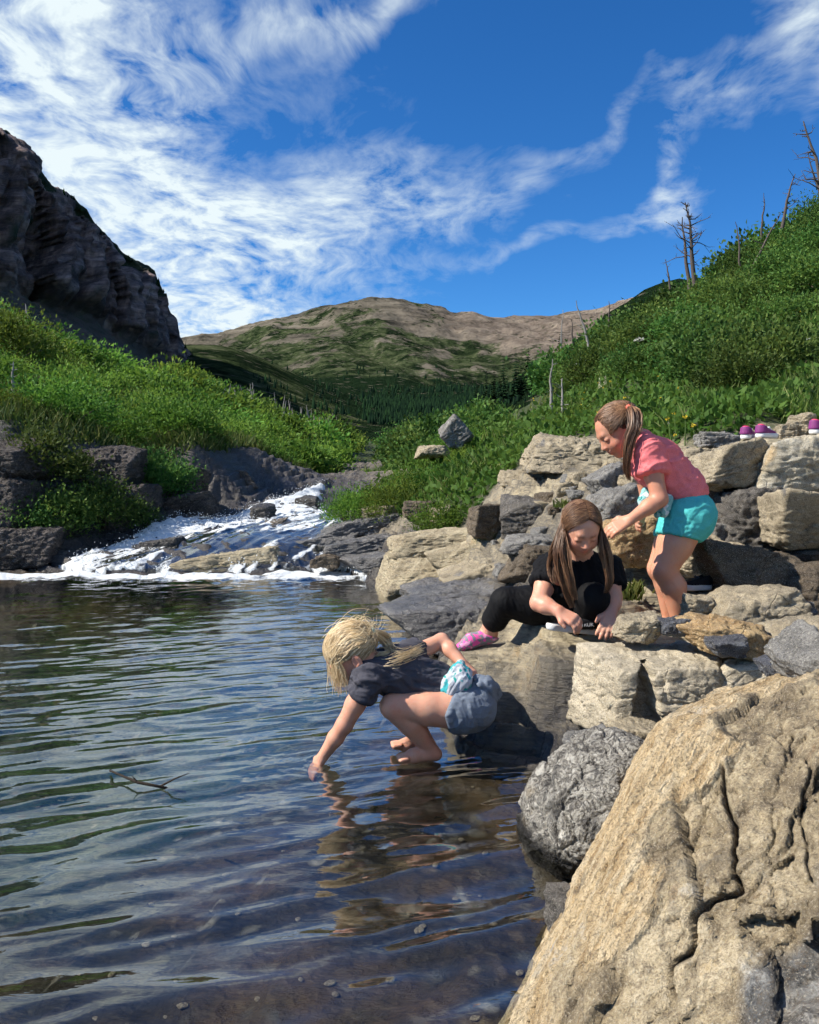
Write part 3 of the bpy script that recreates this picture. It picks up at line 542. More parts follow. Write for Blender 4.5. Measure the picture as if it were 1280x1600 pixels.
R_block = rock_material('cream_block', [(.3, (.16, .14, .10)), (.42, (.36, .31, .22)), (.54, (.52, .45, .33)), (.68, (.60, .54, .41)), (.8, (.42, .39, .33))], stain=(.10, .09, .075), bump=.55, crack=.35)
def star_rock(n, planes, p=14):
    d, f = csphere(n); acc = np.zeros(len(d))
    for nn, h in planes: acc += np.clip(d @ np.asarray(nn, float) / h, 0, None) ** p
    return d, f, acc ** (-1 / p)
def rock(name, label, box, Y, depth, mat, seed, tilt=0, sharp=14, cuts=7, N=38, jit=.16, rough=1.0, cat='rock', group=None, sink=0.0, round_=0.0):
    r = np.random.default_rng(seed); x0, y0, x1, y1 = box
    c = P((x0 + x1) / 2, (y0 + y1) / 2, Y); w = (x1 - x0) / 2 / F * Y; h = (y1 - y0) / 2 / F * Y + sink / 2; c[2] -= sink / 2; dp = depth / 2; c[1] += dp * .0
    dims = np.array([w, dp, h]); pl = []
    for ax in range(3):
        for s in (-1, 1):
            nn = np.zeros(3); nn[ax] = s; nn = nn + r.normal(size=3) * jit; nn /= np.linalg.norm(nn); pl.append((nn, 1.0 + r.uniform(-.05, .03)))
    for k in range(cuts):
        nn = r.normal(size=3); nn /= np.linalg.norm(nn); pl.append((nn, (np.abs(nn).sum()) * r.uniform(.60, .82)))
    d, f, rad = star_rock(N, pl, max(sharp, 22) if not round_ else sharp)
    rad = rad * (1 - round_) + round_ * np.minimum(rad, 1.08)
    v = d * rad[:, None] * dims; sz = float(dims.mean()); o = r.uniform(0, 50, 3)
    sharp_ = 1
    e = fbm(v / sz * 1.1 + o, 3) * .035 * sz + ridged(v * xyz(9, 9, 26) + o, 3) * .0045 * rough + fbm(v * 22 + o, 4) * .008 * rough + fbm(v * 60 + o, 2) * .0025 * rough
    fa, ja = facets(v / sz * np.array([1.3, 1.3, 2.2]) + o, seed); e = e + (fa * .055 - ja * .022) * sz * min(1.0, rough)
    if N > 20: fb, jb = facets(v / sz * 4.2 + o, seed + 7.); e = e + (fb * .022 - jb * .012) * sz
    zb = (v[:, 2] + .010 * fbm(v * 9 + o, 2)) / (.030 + .012 * (seed % 3)); e = e - np.exp(-((zb - np.floor(zb) - .5) / .10) ** 2) * .006 * sstep(-.2, .3, noise(v * 5 + o))
    v = v + d * e[:, None]
    if tilt:
        a = math.radians(tilt); ca, sa = math.cos(a), math.sin(a); v = np.stack([v[:, 0] * ca - v[:, 2] * sa, v[:, 1], v[:, 0] * sa + v[:, 2] * ca], -1)
    ob = mesh(name, v, f, mat); ob.location = c
    return tag(ob, label, cat, group)

# the big tan boulder in front: planes through measured points
def plane3(a, b, c, inside):
    a, b, c = map(np.asarray, (a, b, c)); n = np.cross(b - a, c - a); n /= np.linalg.norm(n); h = n @ (a - inside)
    return (n, h) if h > 0 else (-n, -h)
HC = np.array([.72, 1.55, .06])
hA, hC, hE, hG, hH = P(800, 1615, 1.22), P(960, 1335, 1.40), P(1034, 1148, 1.60), P(1150, 1088, 1.72), P(1290, 1046, 1.70)
hR = P(1285, 1610, .98)
main = plane3(hA, hE, hR, HC)
pl = [main, plane3(hA, hE, hE + np.array([-.12, .25, -.42]), HC), plane3(hA, hC, hC + np.array([-.25, .3, -.2]), HC), plane3(hE, hG, hG + np.array([.02, .3, -.07]), HC), plane3(hG, hH, hH + np.array([.05, .3, -.09]), HC),
      plane3(hH, hR, P(1120, 1200, 1.50), HC), (np.array([1., .1, .1]), .75), (np.array([0, 1., .15]), .62), (np.array([0, 0, -1.]), .30), (np.array([-.6, .75, .1]) / .96, .52), (np.array([.25, -.85, -.3]) / .936, .72)]
d, f, rad = star_rock(200, pl, 34)
v = d * rad[:, None]
s_ = hE - hA; s_ /= np.linalg.norm(s_); mn = main[0]; b_ = np.cross(s_, mn); b_ = b_ - mn * (b_ @ mn); b_ /= np.linalg.norm(b_)
if b_[0] < 0: b_ = -b_
w3 = v + HC; rel = w3 - hA
lam, sal, nrm_ = rel @ b_, rel @ s_, rel @ mn
warp = .020 * fbm(xyz(sal * 2.2, lam * 3, nrm_ * 3), 3) + .006 * fbm(xyz(sal * 7, lam * 9, nrm_ * 9), 3)
L = lam + warp + .10 * sal * sstep(.15, .5, lam)
fine = np.clip(1 - sstep(.03, .13, L + .12 * fbm(xyz(sal * 4, lam * 5, 0 * lam), 3)), .0, 1)
lb_ = (L + .012 * fbm(xyz(sal * 9, lam * 9, nrm_ * 9), 3)) / .021; lf = lb_ - np.floor(lb_); lh = np.sin(np.floor(lb_) * 127.1 + np.floor(sal * 3.3 + np.sin(np.floor(lb_) * 9.1) * 3) * 311.7) * 43758.5; lh = lh - np.floor(lh)
disp = fine * ((lh - .5) * .013 - np.exp(-((lf - .5) / .46) ** 8) * .0 - sstep(.16, 0, np.minimum(lf, 1 - lf)) * .004 + fbm(w3 * 30, 3) * .003)
wp = np.stack([fbm(w3 * 7 + 4, 3), fbm(w3 * 7 + 14, 3), fbm(w3 * 7 + 24, 3)], -1) * .020
la_, sa_, na_ = lam + wp[:, 0], sal + wp[:, 1] * 2, nrm_ + wp[:, 2]
fa, ja = facets(xyz(la_ * 6.0 + .6 * sal, sa_ * 2.6, na_ * 4.0), 1.0); fb, jb = facets(xyz(la_ * 17, sa_ * 6.5, na_ * 12), 2.0)
fc, jc = facets(xyz(la_ * 45, sa_ * 22, na_ * 40), 6.0)
chunk = fa * .038 - ja * .005 + fb * .012 - jb * .003 + fc * .0055 - jc * .002 + fbm(w3 * 26, 4) * .004
disp = disp + (1 - fine * .7) * chunk + fbm(w3 * 4.2, 3) * .010 + fbm(w3 * 70, 3) * .0018
joints = np.clip((1 - fine * .8) * (.8 * ja + .5 * jb), 0, 1)
def px_of(w):
    rx, ry, rz = w[:, 0], w[:, 1], w[:, 2] - CH; dep = ry * math.cos(PIT) - rz * math.sin(PIT); up = ry * math.sin(PIT) + rz * math.cos(PIT)
    return 640 + F * rx / dep, 800 - F * up / dep
hx, hy = px_of(w3)
def polydist(x, y, poly):
    best = np.full(len(x), 1e9)
    for (ax, ay), (bx_, by) in zip(poly[:-1], poly[1:]):
        ux, uy = bx_ - ax, by - ay; tq = np.clip(((x - ax) * ux + (y - ay) * uy) / (ux * ux + uy * uy), 0, 1)
        best = np.minimum(best, np.hypot(x - ax - tq * ux, y - ay - tq * uy))
    return best
wobx = 9 * fbm(w3 * 14, 3)
facing = (d @ mn) > .1
c1 = polydist(hx + wobx, hy + .6 * wobx, [(1128, 1195), (1132, 1245), (1146, 1300), (1142, 1350), (1150, 1385), (1110, 1405), (1082, 1432), (1076, 1480), (1050, 1515), (1040, 1560)])
c2 = polydist(hx + wobx, hy - wobx, [(1235, 1150), (1262, 1200), (1255, 1300), (1268, 1380)])
c3 = polydist(hx - wobx, hy + wobx, [(1140, 1390), (1190, 1410), (1240, 1440)])
crk = np.where(facing, np.exp(-(c1 / 3.2) ** 2) * .030 + np.exp(-(c2 / 3) ** 2) * .014 + np.exp(-(c3 / 2.5) ** 2) * .010, 0)
v = v + d * (disp - crk)[:, None]
def hero_material():
    m, t, p = material('laminated_tan_rock'); a = t.attr('lam').outputs['Vector']; q = objco(t)
    sp = t.n('ShaderNodeSeparateXYZ'); t.set(sp.inputs[0], a); l, s, fi = sp.outputs
    la = t.noise(t.scale(a, (30, 4.5, 0)), 1.0, 6, .68); lb = t.noise(t.scale(a, (110, 11.0, 0)), 1.0, 5, .7); big = t.noise(q, 4.2, 7, .65); med = t.noise(q, 15, 7, .68, .4); fin = t.noise(q, 70, 5, .7)
    lamc = t.ramp(t.m('ADD', t.m('MULTIPLY', la, .62), t.m('MULTIPLY', lb, .38)), [(.30, (.16, .10, .045)), (.42, (.42, .29, .145)), (.50, (.60, .46, .27)), (.60, (.68, .56, .37)), (.74, (.50, .37, .20))])
    blk = t.ramp(t.m('ADD', t.m('MULTIPLY', big, .5), t.m('ADD', t.m('MULTIPLY', med, .35), t.m('MULTIPLY', fin, .15))), [(.34, (.05, .04, .03)), (.43, (.19, .15, .095)), (.50, (.36, .29, .18)), (.58, (.54, .45, .30)), (.68, (.38, .27, .13)), (.78, (.62, .56, .43))])
    ff = t.mr(t.m('ADD', fi, t.m('MULTIPLY', t.m('SUBTRACT', big, .5), .9)), .30, .70)
    c = t.mix(ff, blk, lamc)
    c = t.mix(t.mr(t.noise(t.scale(a, (14, 5, 3)), 1, 6, .7), .60, .72, 0, .8), c, (.20, .105, .04))
    gry = t.ramp(med, [(.35, (.035, .036, .036)), (.5, (.13, .13, .125)), (.62, (.33, .325, .30)), (.72, (.62, .62, .60))])
    gm = t.mr(t.m('ADD', t.attr('gray').outputs['Fac'], t.m('MULTIPLY', t.m('SUBTRACT', big, .5), 1.6)), .45, .72)
    c = t.mix(gm, c, gry)
    c = t.mix(t.mr(t.noise(t.scale(a, (60, 13, 20)), 1, 4, .7), .66, .74, 0, .85), c, (.045, .03, .02))
    c = t.mix(t.m('MULTIPLY', t.attr('crack').outputs['Fac'], .9), c, (.03, .022, .016))
    c = t.mix(t.mr(t.noise(q, 95, 4, .75), .36, .50, .6, 0), c, (.12, .09, .06)); c = t.mix(1.0, c, (1.22, 1.22, 1.22), 'MULTIPLY')
    fg = t.noise(q, 230, 4, .75); c = t.mix(t.mr(fg, .36, .47, .6, 0), c, (.14, .105, .07)); c = t.mix(t.mr(fg, .55, .66, 0, .45), c, (.78, .70, .54)); c = t.mix(t.mr(t.noise(q, 7, 7, .72), .57, .64, 0, .55), c, (.17, .15, .115)); c = t.mix(t.mr(t.noise(t.v('ADD', q, (5, 1, 2)), 5, 6, .72), .60, .66, 0, .6), c, (.66, .62, .54))
    t.set(p.inputs['Base Color'], c); p.inputs['Roughness'].default_value = .82
    h = t.m('ADD', t.m('ADD', t.m('MULTIPLY', med, 1.0), t.m('MULTIPLY', fin, .4)), t.m('MULTIPLY', t.m('MULTIPLY', lb, ff), .7))
    h = t.m('ADD', t.m('ADD', h, t.m('MULTIPLY', fg, .16)), t.m('MULTIPLY', t.m('MULTIPLY', la, ff), .9)); t.set(p.inputs['Normal'], t.bump(h, 1.0, .032)); return m
gray = sstep(1440, 1560, hy + 30 * fbm(w3 * 5, 3)) * sstep(1090, 1200, hx) + .6 * sstep(1235, 1290, hx) * sstep(1250, 1350, hy)
hero = mesh('boulder', v, f, hero_material(), attrs={'lam': np.stack([L, sal, fine], -1), 'gray': gray, 'crack': np.clip(crk / .03 + joints * .55, 0, 1)})
hero.location = HC; tag(hero, 'huge tan laminated boulder with a dark jagged crack, nearest the viewer', 'boulder')

# swirl-patterned rounded boulder standing in the water
r = np.random.default_rng(5); c = P(936, 1268, 2.04); dims = np.array([.178, .20, .150])
d, f, rad = star_rock(110, [(np.array(q[:3]) / np.linalg.norm(q[:3]), q[3]) for q in ((-1, -.2, .1, .93), (1, 0, .1, 1.), (-.3, -1, .25, .95), (.5, -1, -.1, .98), (0, 1, 0, .9), (-.1, -.2, 1, .90), (0, 0, -1, .95), (-.8, -.1, .8, .96), (.6, -.3, .8, 1.02), (-.7, -.6, -.6, 1.0))], 5); v = d * rad[:, None] * dims
ang = math.radians(34); v = np.stack([v[:, 0] * math.cos(ang) * 1.16 - v[:, 2] * math.sin(ang) * .8, v[:, 1], v[:, 0] * math.sin(ang) * .95 + v[:, 2] * math.cos(ang)], -1)
wv = np.stack([fbm(v * 9 + k * 7, 3) for k in range(3)], -1) * .10
fa, ja = facets(v * 9, 4.); e = fa * .012 - ja * .006 + fbm(v * 5 + 3, 3) * .014 + ridged((v + wv) * 24, 3) * .0065 - np.exp(-(noise(v * 5.5 + 8) / .05) ** 2) * .014
v = v + d * e[:, None]
def swirl_material():
    m, t, p = material('swirl_grey_rock'); q = objco(t)
    wv_ = t.v('SCALE', t.v('SUBTRACT', t.noisec(q, 7, 5), (.5, .5, .5)), None); wv_.node.inputs['Scale'].default_value = .34
    qq = t.v('ADD', q, wv_); n = t.noise(t.scale(qq, (1, 1, 1)), 34, 5, .6, 1.5); big = t.noise(q, 6, 6, .6)
    c = t.ramp(n, [(.34, (.035, .032, .029)), (.44, (.13, .12, .105)), (.54, (.27, .255, .22)), (.68, (.45, .43, .38))])
    c = t.mix(t.mr(big, .58, .7, 0, .6), c, (.30, .235, .145)); c = t.mix(t.mr(big, .44, .34, 0, .7), c, (.03, .03, .032))
    zz = t.n('ShaderNodeSeparateXYZ'); t.set(zz.inputs[0], pos(t)); dd = t.mr(zz.outputs[2], .055, .02); c = t.mix(dd, c, (.015, .014, .013))
    t.set(p.inputs['Base Color'], c); p.inputs['Roughness'].default_value = .75
    t.set(p.inputs['Normal'], t.bump(t.m('ADD', n, t.m('MULTIPLY', t.noise(q, 80, 4, .7), .4)), .9, .014)); return m
sw = mesh('boulder', v, f, swirl_material()); sw.location = c; tag(sw, 'rounded grey boulder with crinkled swirl pattern standing in the water', 'boulder')

# long block ledge with a triangular dark recess
r = np.random.default_rng(11); c = P(1088, 1084, 2.56); dims = np.array([.335, .16, .128])
pl = [(np.array([-1, -.12, .06]), .97), (np.array([1, 0, .05]), .95), (np.array([.04, -1, .14]), .92), (np.array([0, 1, 0]), .95), (np.array([-.03, -.10, 1]), .92), (np.array([0, 0, -1]), 1.0), (np.array([-.7, -.6, .5]), 1.42), (np.array([.5, -.5, .8]), 1.42), (np.array([-.6, -.2, -.7]), 1.2)]
d, f, rad = star_rock(120, pl, 44); v = d * rad[:, None] * dims
w3 = v + c; hx, hy = px_of(w3); wob = 6 * fbm(w3 * 14, 3)
tri = sstep(0, 9, hy - 1012) * sstep(0, 8, (hx + wob) - (1004 - (hy - 1010) * .13)) * sstep(0, 8, (1012 + (hy - 1010) * .22) - (hx + wob)) * sstep(1160, 1148, hy) * (d[:, 1] < -.2)
e = fbm(w3 * 3.6, 3) * .006 + ridged(w3 * xyz(10, 10, 24), 3) * .0025 + fbm(w3 * 24, 4) * .004
jn = np.exp(-((hx + wob - 1130) / 5) ** 2) * .016 + np.exp(-((hy + wob - 1085 - .1 * (hx - 920)) / 4) ** 2) * .007
fa, ja = facets(w3 * np.array([7, 7, 9]), 3.); fb, jb = facets(w3 * 22, 5.)
v = v + d * (e - jn + fa * .008 - ja * .004 + fb * .004 - jb * .002)[:, None]; v[:, 1] += .10 * tri
bl = mesh('rock', v, f, R_block); bl.location = c; tag(bl, 'long square-edged tan block with a dark triangular recess in its front', 'rock')

RK = [  # name, label, pixel box, distance, depth, material, seed, kw
 ('rock', 'small angular pale stone wedged above the swirl-patterned boulder', (888, 1142, 956, 1205), 2.22, .16, R_grey, 1, dict(tilt=18, cuts=5, sharp=22)),
 ('rock', 'flat tan stone under the long square-edged block', (955, 1130, 1030, 1165), 2.36, .2, R_tan, 2, dict(sharp=20)),
 ('rock', 'dark speckled stone half hidden behind the huge tan boulder at the waterline', (872, 1400, 945, 1500), 1.62, .18, R_pit, 3, {}),
 ('rock', 'pale tan stone slab on the end of the long block beside the kneeling girl', (966, 966, 1030, 996), 2.66, .12, R_tan, 4, dict(sharp=24, cuts=4)),
 ('rock', 'shiny blue grey flint on the long block below the pink shirted girl', (1022, 968, 1080, 992), 2.62, .10, R_steel, 5, dict(sharp=28)),
 ('rock', 'broad orange tan slab lying on top of the long block', (1070, 968, 1198, 1014), 2.58, .2, R_orange, 6, dict(tilt=-8, sharp=24, cuts=9)),
 ('rock', 'square tan stone with a shaded end beside the orange tan slab', (1190, 978, 1290, 1012), 2.62, .2, R_tan, 7, dict(sharp=26, cuts=4)),
 ('rock', 'dark blue flint wedge with white streaks near the edge of the long block', (1195, 1025, 1258, 1056), 2.2, .12, R_steel, 8, dict(tilt=8, sharp=24)),
 ('rock', 'small white and grey stone set in the top of the long block', (1112, 996, 1160, 1022), 2.46, .08, R_steel, 9, dict(cuts=5)),
 ('rock', 'grey pointed rock behind the top of the huge tan boulder', (1238, 1000, 1310, 1085), 1.92, .25, R_grey, 10, dict(tilt=30, sharp=20)),
 ('rock', 'wedge shaped tan rock with flat sunlit top behind the long block', (1095, 920, 1250, 984), 3.02, .3, R_tan, 11, dict(tilt=8, sharp=24, cuts=6)),
 ('rock', 'small tan stone leaning against the wedge shaped tan rock', (1066, 935, 1112, 982), 3.0, .1, R_tan, 12, dict(sharp=22)),
 ('rock', 'small blue grey stone at the shaded end of the wedge shaped rock', (1228, 938, 1262, 978), 3.0, .12, R_steel, 13, dict(sharp=20)),
 ('rock', 'flat topped brown boulder beside the black shoe', (1100, 856, 1228, 938), 3.55, .34, R_brown, 14, dict(sharp=20, cuts=5)),
 ('rock', 'coarse brown boulder in shade at the frame edge below the stack', (1218, 884, 1320, 985), 3.42, .32, R_brown, 15, dict(sharp=9, round_=.4)),
 ('rock', 'big pitted grey boulder in the middle of the stack', (1122, 760, 1262, 888), 3.98, .42, R_pit, 16, dict(sharp=14, cuts=6, N=52, rough=2.2)),
 ('rock', 'sunlit tan block jutting out of the stack beside the pitted boulder', (1194, 786, 1320, 862), 3.72, .38, R_tan, 17, dict(sharp=22, cuts=4, tilt=-3)),
 ('rock', 'dark layered slab under the jutting tan block', (1198, 846, 1320, 886), 3.82, .36, R_pit, 18, dict(sharp=20)),
 ('rock', 'smooth rounded tan rock under the purple shoe pair', (1078, 700, 1192, 762), 4.12, .4, R_tan, 19, dict(sharp=9, tilt=12, cuts=6)),
 ('rock', 'large whitish rock topping the stack at the frame edge', (1180, 690, 1330, 786), 4.05, .5, R_pale, 20, dict(sharp=16, cuts=5, N=52)),
 ('rock', 'dark gap stone between the two capping rocks', (1160, 700, 1215, 775), 4.3, .3, R_pit, 21, {}),
 ('rock', 'dark rock in shade under the smooth tan capping rock', (1085, 748, 1150, 830), 4.2, .3, R_pit, 22, {}),
 ('rock', 'glowing orange boulder in front of the reaching hand', (944, 806, 1048, 884), 3.78, .3, R_orange, 23, dict(sharp=10, cuts=8, tilt=6, N=52)),
 ('rock', 'pale grey boulder behind the brown haired girl', (926, 762, 992, 830), 4.15, .3, R_grey, 24, dict(sharp=12)),
 ('rock', 'smooth grey rock sloping up behind the pony tail', (930, 730, 986, 788), 4.5, .3, R_grey, 25, dict(tilt=30, sharp=12)),
 ('rock', 'small upright brown stone below the pony tail', (974, 740, 1004, 784), 4.25, .16, R_tan, 26, dict(sharp=16)),
 ('rock', 'low tan stone behind the bent knees', (1064, 836, 1120, 872), 3.85, .2, R_tan, 27, dict(sharp=14)),
 ('rock', 'second tan stone between the knees and the brown boulder', (1092, 848, 1150, 880), 3.75, .16, R_tan, 28, dict(sharp=14)),
 ('rock', 'grey stone under the turquoise shorts', (1104, 820, 1160, 854), 3.95, .2, R_grey, 29, dict(sharp=16)),
 ('rock', 'rounded tan stone above the black shoe', (1056, 866, 1108, 896), 3.62, .16, R_tan, 30, dict(sharp=12)),
 ('rock', 'flat tan ledge stone behind the pink shirt', (1050, 702, 1116, 728), 4.6, .2, R_tan, 31, dict(sharp=24)),
 ('rock', 'square block with dark wet face at the edge of the grass', (783, 778, 858, 838), 5.5, .35, R_pit, 32, dict(sharp=24, cuts=3, tilt=4)),
 ('rock', 'brown block with moss beside the square dark faced block', (736, 790, 796, 840), 5.8, .3, R_brown, 33, dict(sharp=22, cuts=4)),
 ('rock', 'brown faced block half hidden behind the kneeling girl', (803, 852, 882, 908), 4.75, .3, R_brown, 34, dict(sharp=22, cuts=4)),
 ('rock', 'dark thin slab above the brown faced block', (790, 836, 880, 866), 4.9, .4, R_grey, 35, dict(sharp=22)),
 ('rock', 'broad cream slab at the head of the pool', (605, 830, 768, 868), 6.4, .55, R_slab, 36, dict(sharp=20, tilt=5, cuts=4, N=44)),
 ('rock', 'cream slab with broken dark edge nearer the pool', (678, 852, 770, 892), 5.9, .4, R_slab, 37, dict(sharp=20, tilt=12, cuts=5)),
 ('rock', 'mossy brown stone under the grass by the cascade', (630, 780, 690, 812), 7.6, .3, R_brown, 38, dict(sharp=14)),
 ('rock', 'grey stone half under the bush at the grass edge', (672, 792, 704, 820), 7.0, .25, R_tan, 39, dict(sharp=14)),
 ('rock', 'low tan stone at the foot of the grass by the white water', (565, 790, 628, 812), 8.4, .3, R_tan, 40, dict(sharp=16)),
 ('rock', 'pointed pale rock standing alone in the grass', (690, 652, 738, 700), 13.5, .5, R_grey, 41, dict(tilt=40, sharp=20, cuts=6)),
 ('rock', 'small tan rock in the grass below the pointed pale rock', (655, 696, 700, 714), 13, .4, R_tan, 42, dict(sharp=14)),
 ('rock', 'broad layered tan outcrop above the rubble slope', (812, 688, 968, 738), 6.3, .8, R_tan, 43, dict(sharp=20, N=52, rough=1.8)),
 ('rock', 'flat stone at the lower end of the layered outcrop', (782, 738, 852, 760), 6.6, .4, R_tan, 44, dict(sharp=20)),
 ('rock', 'dark wet rock splitting the white water near its top', (462, 776, 498, 798), 12.2, .4, R_dark, 45, dict(sharp=12)),
 ('rock', 'dark wet rock midway down the white water', (398, 790, 428, 822), 10.4, .35, R_dark, 46, dict(sharp=12)),
 ('rock', 'long dark wet rock low in the cascade', (236, 842, 288, 870), 8.3, .3, R_dark, 47, dict(tilt=14, sharp=14)),
 ('rock', 'sunlit tan slab awash in the cascade', (290, 862, 440, 888), 7.75, .5, R_slab, 48, dict(tilt=7, sharp=20, N=44)),
 ('rock', 'brown rock at the foot of the white water', (492, 866, 530, 886), 7.4, .25, R_brown, 49, {}),
  ('rock', 'tan slab at the head of the pool below the broad cream slab', (606, 866, 770, 900), 6.25, .7, R_slab, 61, dict(tilt=6, sharp=26, cuts=3, N=44, sink=.12)),
 ('rock', 'flat wet slab reaching into the pool behind the kneeling girl', (642, 902, 850, 948), 5.25, .9, R_wet, 62, dict(tilt=9, sharp=28, cuts=3, N=48, sink=.12)),
 ('rock', 'lower wet slab at the waterline beyond the pink shoe', (650, 940, 790, 982), 4.6, .7, R_wet, 63, dict(tilt=8, sharp=28, cuts=3, N=44, sink=.12)),
 ('rock', 'broad dry slab under the rubble behind the kneeling girl', (700, 872, 850, 915), 5.5, .6, R_tan, 64, dict(tilt=12, sharp=26, cuts=3, N=44, sink=.1)),
 ('rock', 'small tan stone behind the purple shoe at the frame edge', (1240, 648, 1266, 682), 4.25, .12, R_tan, 50, dict(sharp=18)),
 ('rock', 'little tan stone between the purple shoes', (1212, 666, 1240, 684), 4.2, .10, R_tan, 51, dict(sharp=18)),
 ('rock', 'grey stone behind the smooth tan capping rock', (1092, 676, 1150, 700), 4.6, .2, R_grey, 52, {}),
]
for (nm, lb, box, Y, dep, mt_, sd, kw) in RK: rock(nm, lb, box, Y, dep, mt_, sd, **kw)
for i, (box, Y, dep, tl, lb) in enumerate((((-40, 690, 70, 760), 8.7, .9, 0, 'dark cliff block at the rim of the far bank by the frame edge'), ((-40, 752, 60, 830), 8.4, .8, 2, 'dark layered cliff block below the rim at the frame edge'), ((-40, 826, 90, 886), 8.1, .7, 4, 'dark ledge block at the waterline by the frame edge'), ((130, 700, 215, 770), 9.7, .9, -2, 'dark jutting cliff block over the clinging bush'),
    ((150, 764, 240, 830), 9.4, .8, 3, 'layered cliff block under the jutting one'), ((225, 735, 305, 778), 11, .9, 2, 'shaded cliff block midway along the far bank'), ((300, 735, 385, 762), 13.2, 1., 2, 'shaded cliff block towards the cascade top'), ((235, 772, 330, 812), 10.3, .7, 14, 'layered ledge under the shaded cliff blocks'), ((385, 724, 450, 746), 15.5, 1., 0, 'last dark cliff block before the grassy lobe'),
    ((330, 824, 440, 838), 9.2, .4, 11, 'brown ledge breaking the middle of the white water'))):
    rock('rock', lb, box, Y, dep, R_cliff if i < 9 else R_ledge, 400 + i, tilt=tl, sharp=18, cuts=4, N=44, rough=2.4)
for i, (box, Y, dep, tl, lb) in enumerate((((505, 812, 640, 836), 8.3, .5, 9, 'wet grey slab beside the white water below the bush'), ((540, 836, 660, 862), 7.7, .5, 8, 'second wet grey slab stepping down towards the pool'), ((560, 860, 690, 890), 7.1, .5, 10, 'lowest wet grey slab dipping into the pool'), ((440, 838, 560, 858), 8.2, .4, 9, 'thin slab awash in the middle of the cascade'))):
    rock('rock', lb, box, Y, dep, R_wet, 430 + i, tilt=tl, sharp=26, cuts=3, N=44, rough=1.6)
# rubble and ledge stones on the slope
rr = np.random.default_rng(21)
for k in range(46):
    px, py = rr.uniform(770, 960), rr.uniform(740, 830)
    if k > 30: px, py = rr.uniform(960, 1080), rr.uniform(690, 740)
    Y = np.interp(py, [690, 740, 830], [5.6, 5.6, 4.7]); s = rr.uniform(5, 15)
    o = rock('stone', 'small loose stone in the rubble slope above the slabs', (px - s, py - s * .7, px + s, py + s * .7), Y, s * 2 / F * Y, [R_tan, R_grey, R_brown][k % 3], 100 + k, N=9, group='loose rubble stones')
    o.location.z = gz(o.location.x, o.location.y) + s / F * Y * .25

# pebbles lying on the bed of the shallows
rr = np.random.default_rng(77); R_peb = rock_material('pebble', [(.36, (.10, .075, .05)), (.5, (.32, .27, .20)), (.62, (.60, .56, .48))], sc=6)
for k in range(38):
    px, py = (rr.uniform(120, 860), rr.uniform(1250, 1590)) if k > 9 else [(285, 1506), (402, 1504), (524, 1512), (516, 1497), (640, 1408), (388, 1584), (470, 1492), (228, 1392), (610, 1500), (655, 1440)][k]
    q = Pz(px, py, -.1); zb = gz(q[0], q[1]); s0 = rr.uniform(.005, .012) * (1.25 if k < 10 else 1)
    d_, f_ = csphere(5); v_ = d_ * (1 + .22 * noise(d_ * 1.4 + k))[:, None] * np.array([1, .75, .32]) * s0; o = mesh('pebble', v_, f_, R_peb); o.location = (q[0], q[1], zb + s0 * .3); o.rotation_euler = (0, 0, rr.uniform(0, 6))
    tag(o, 'small pale pebble lying on the bed of the clear shallows', 'pebble', 'pebbles under the shallow water')
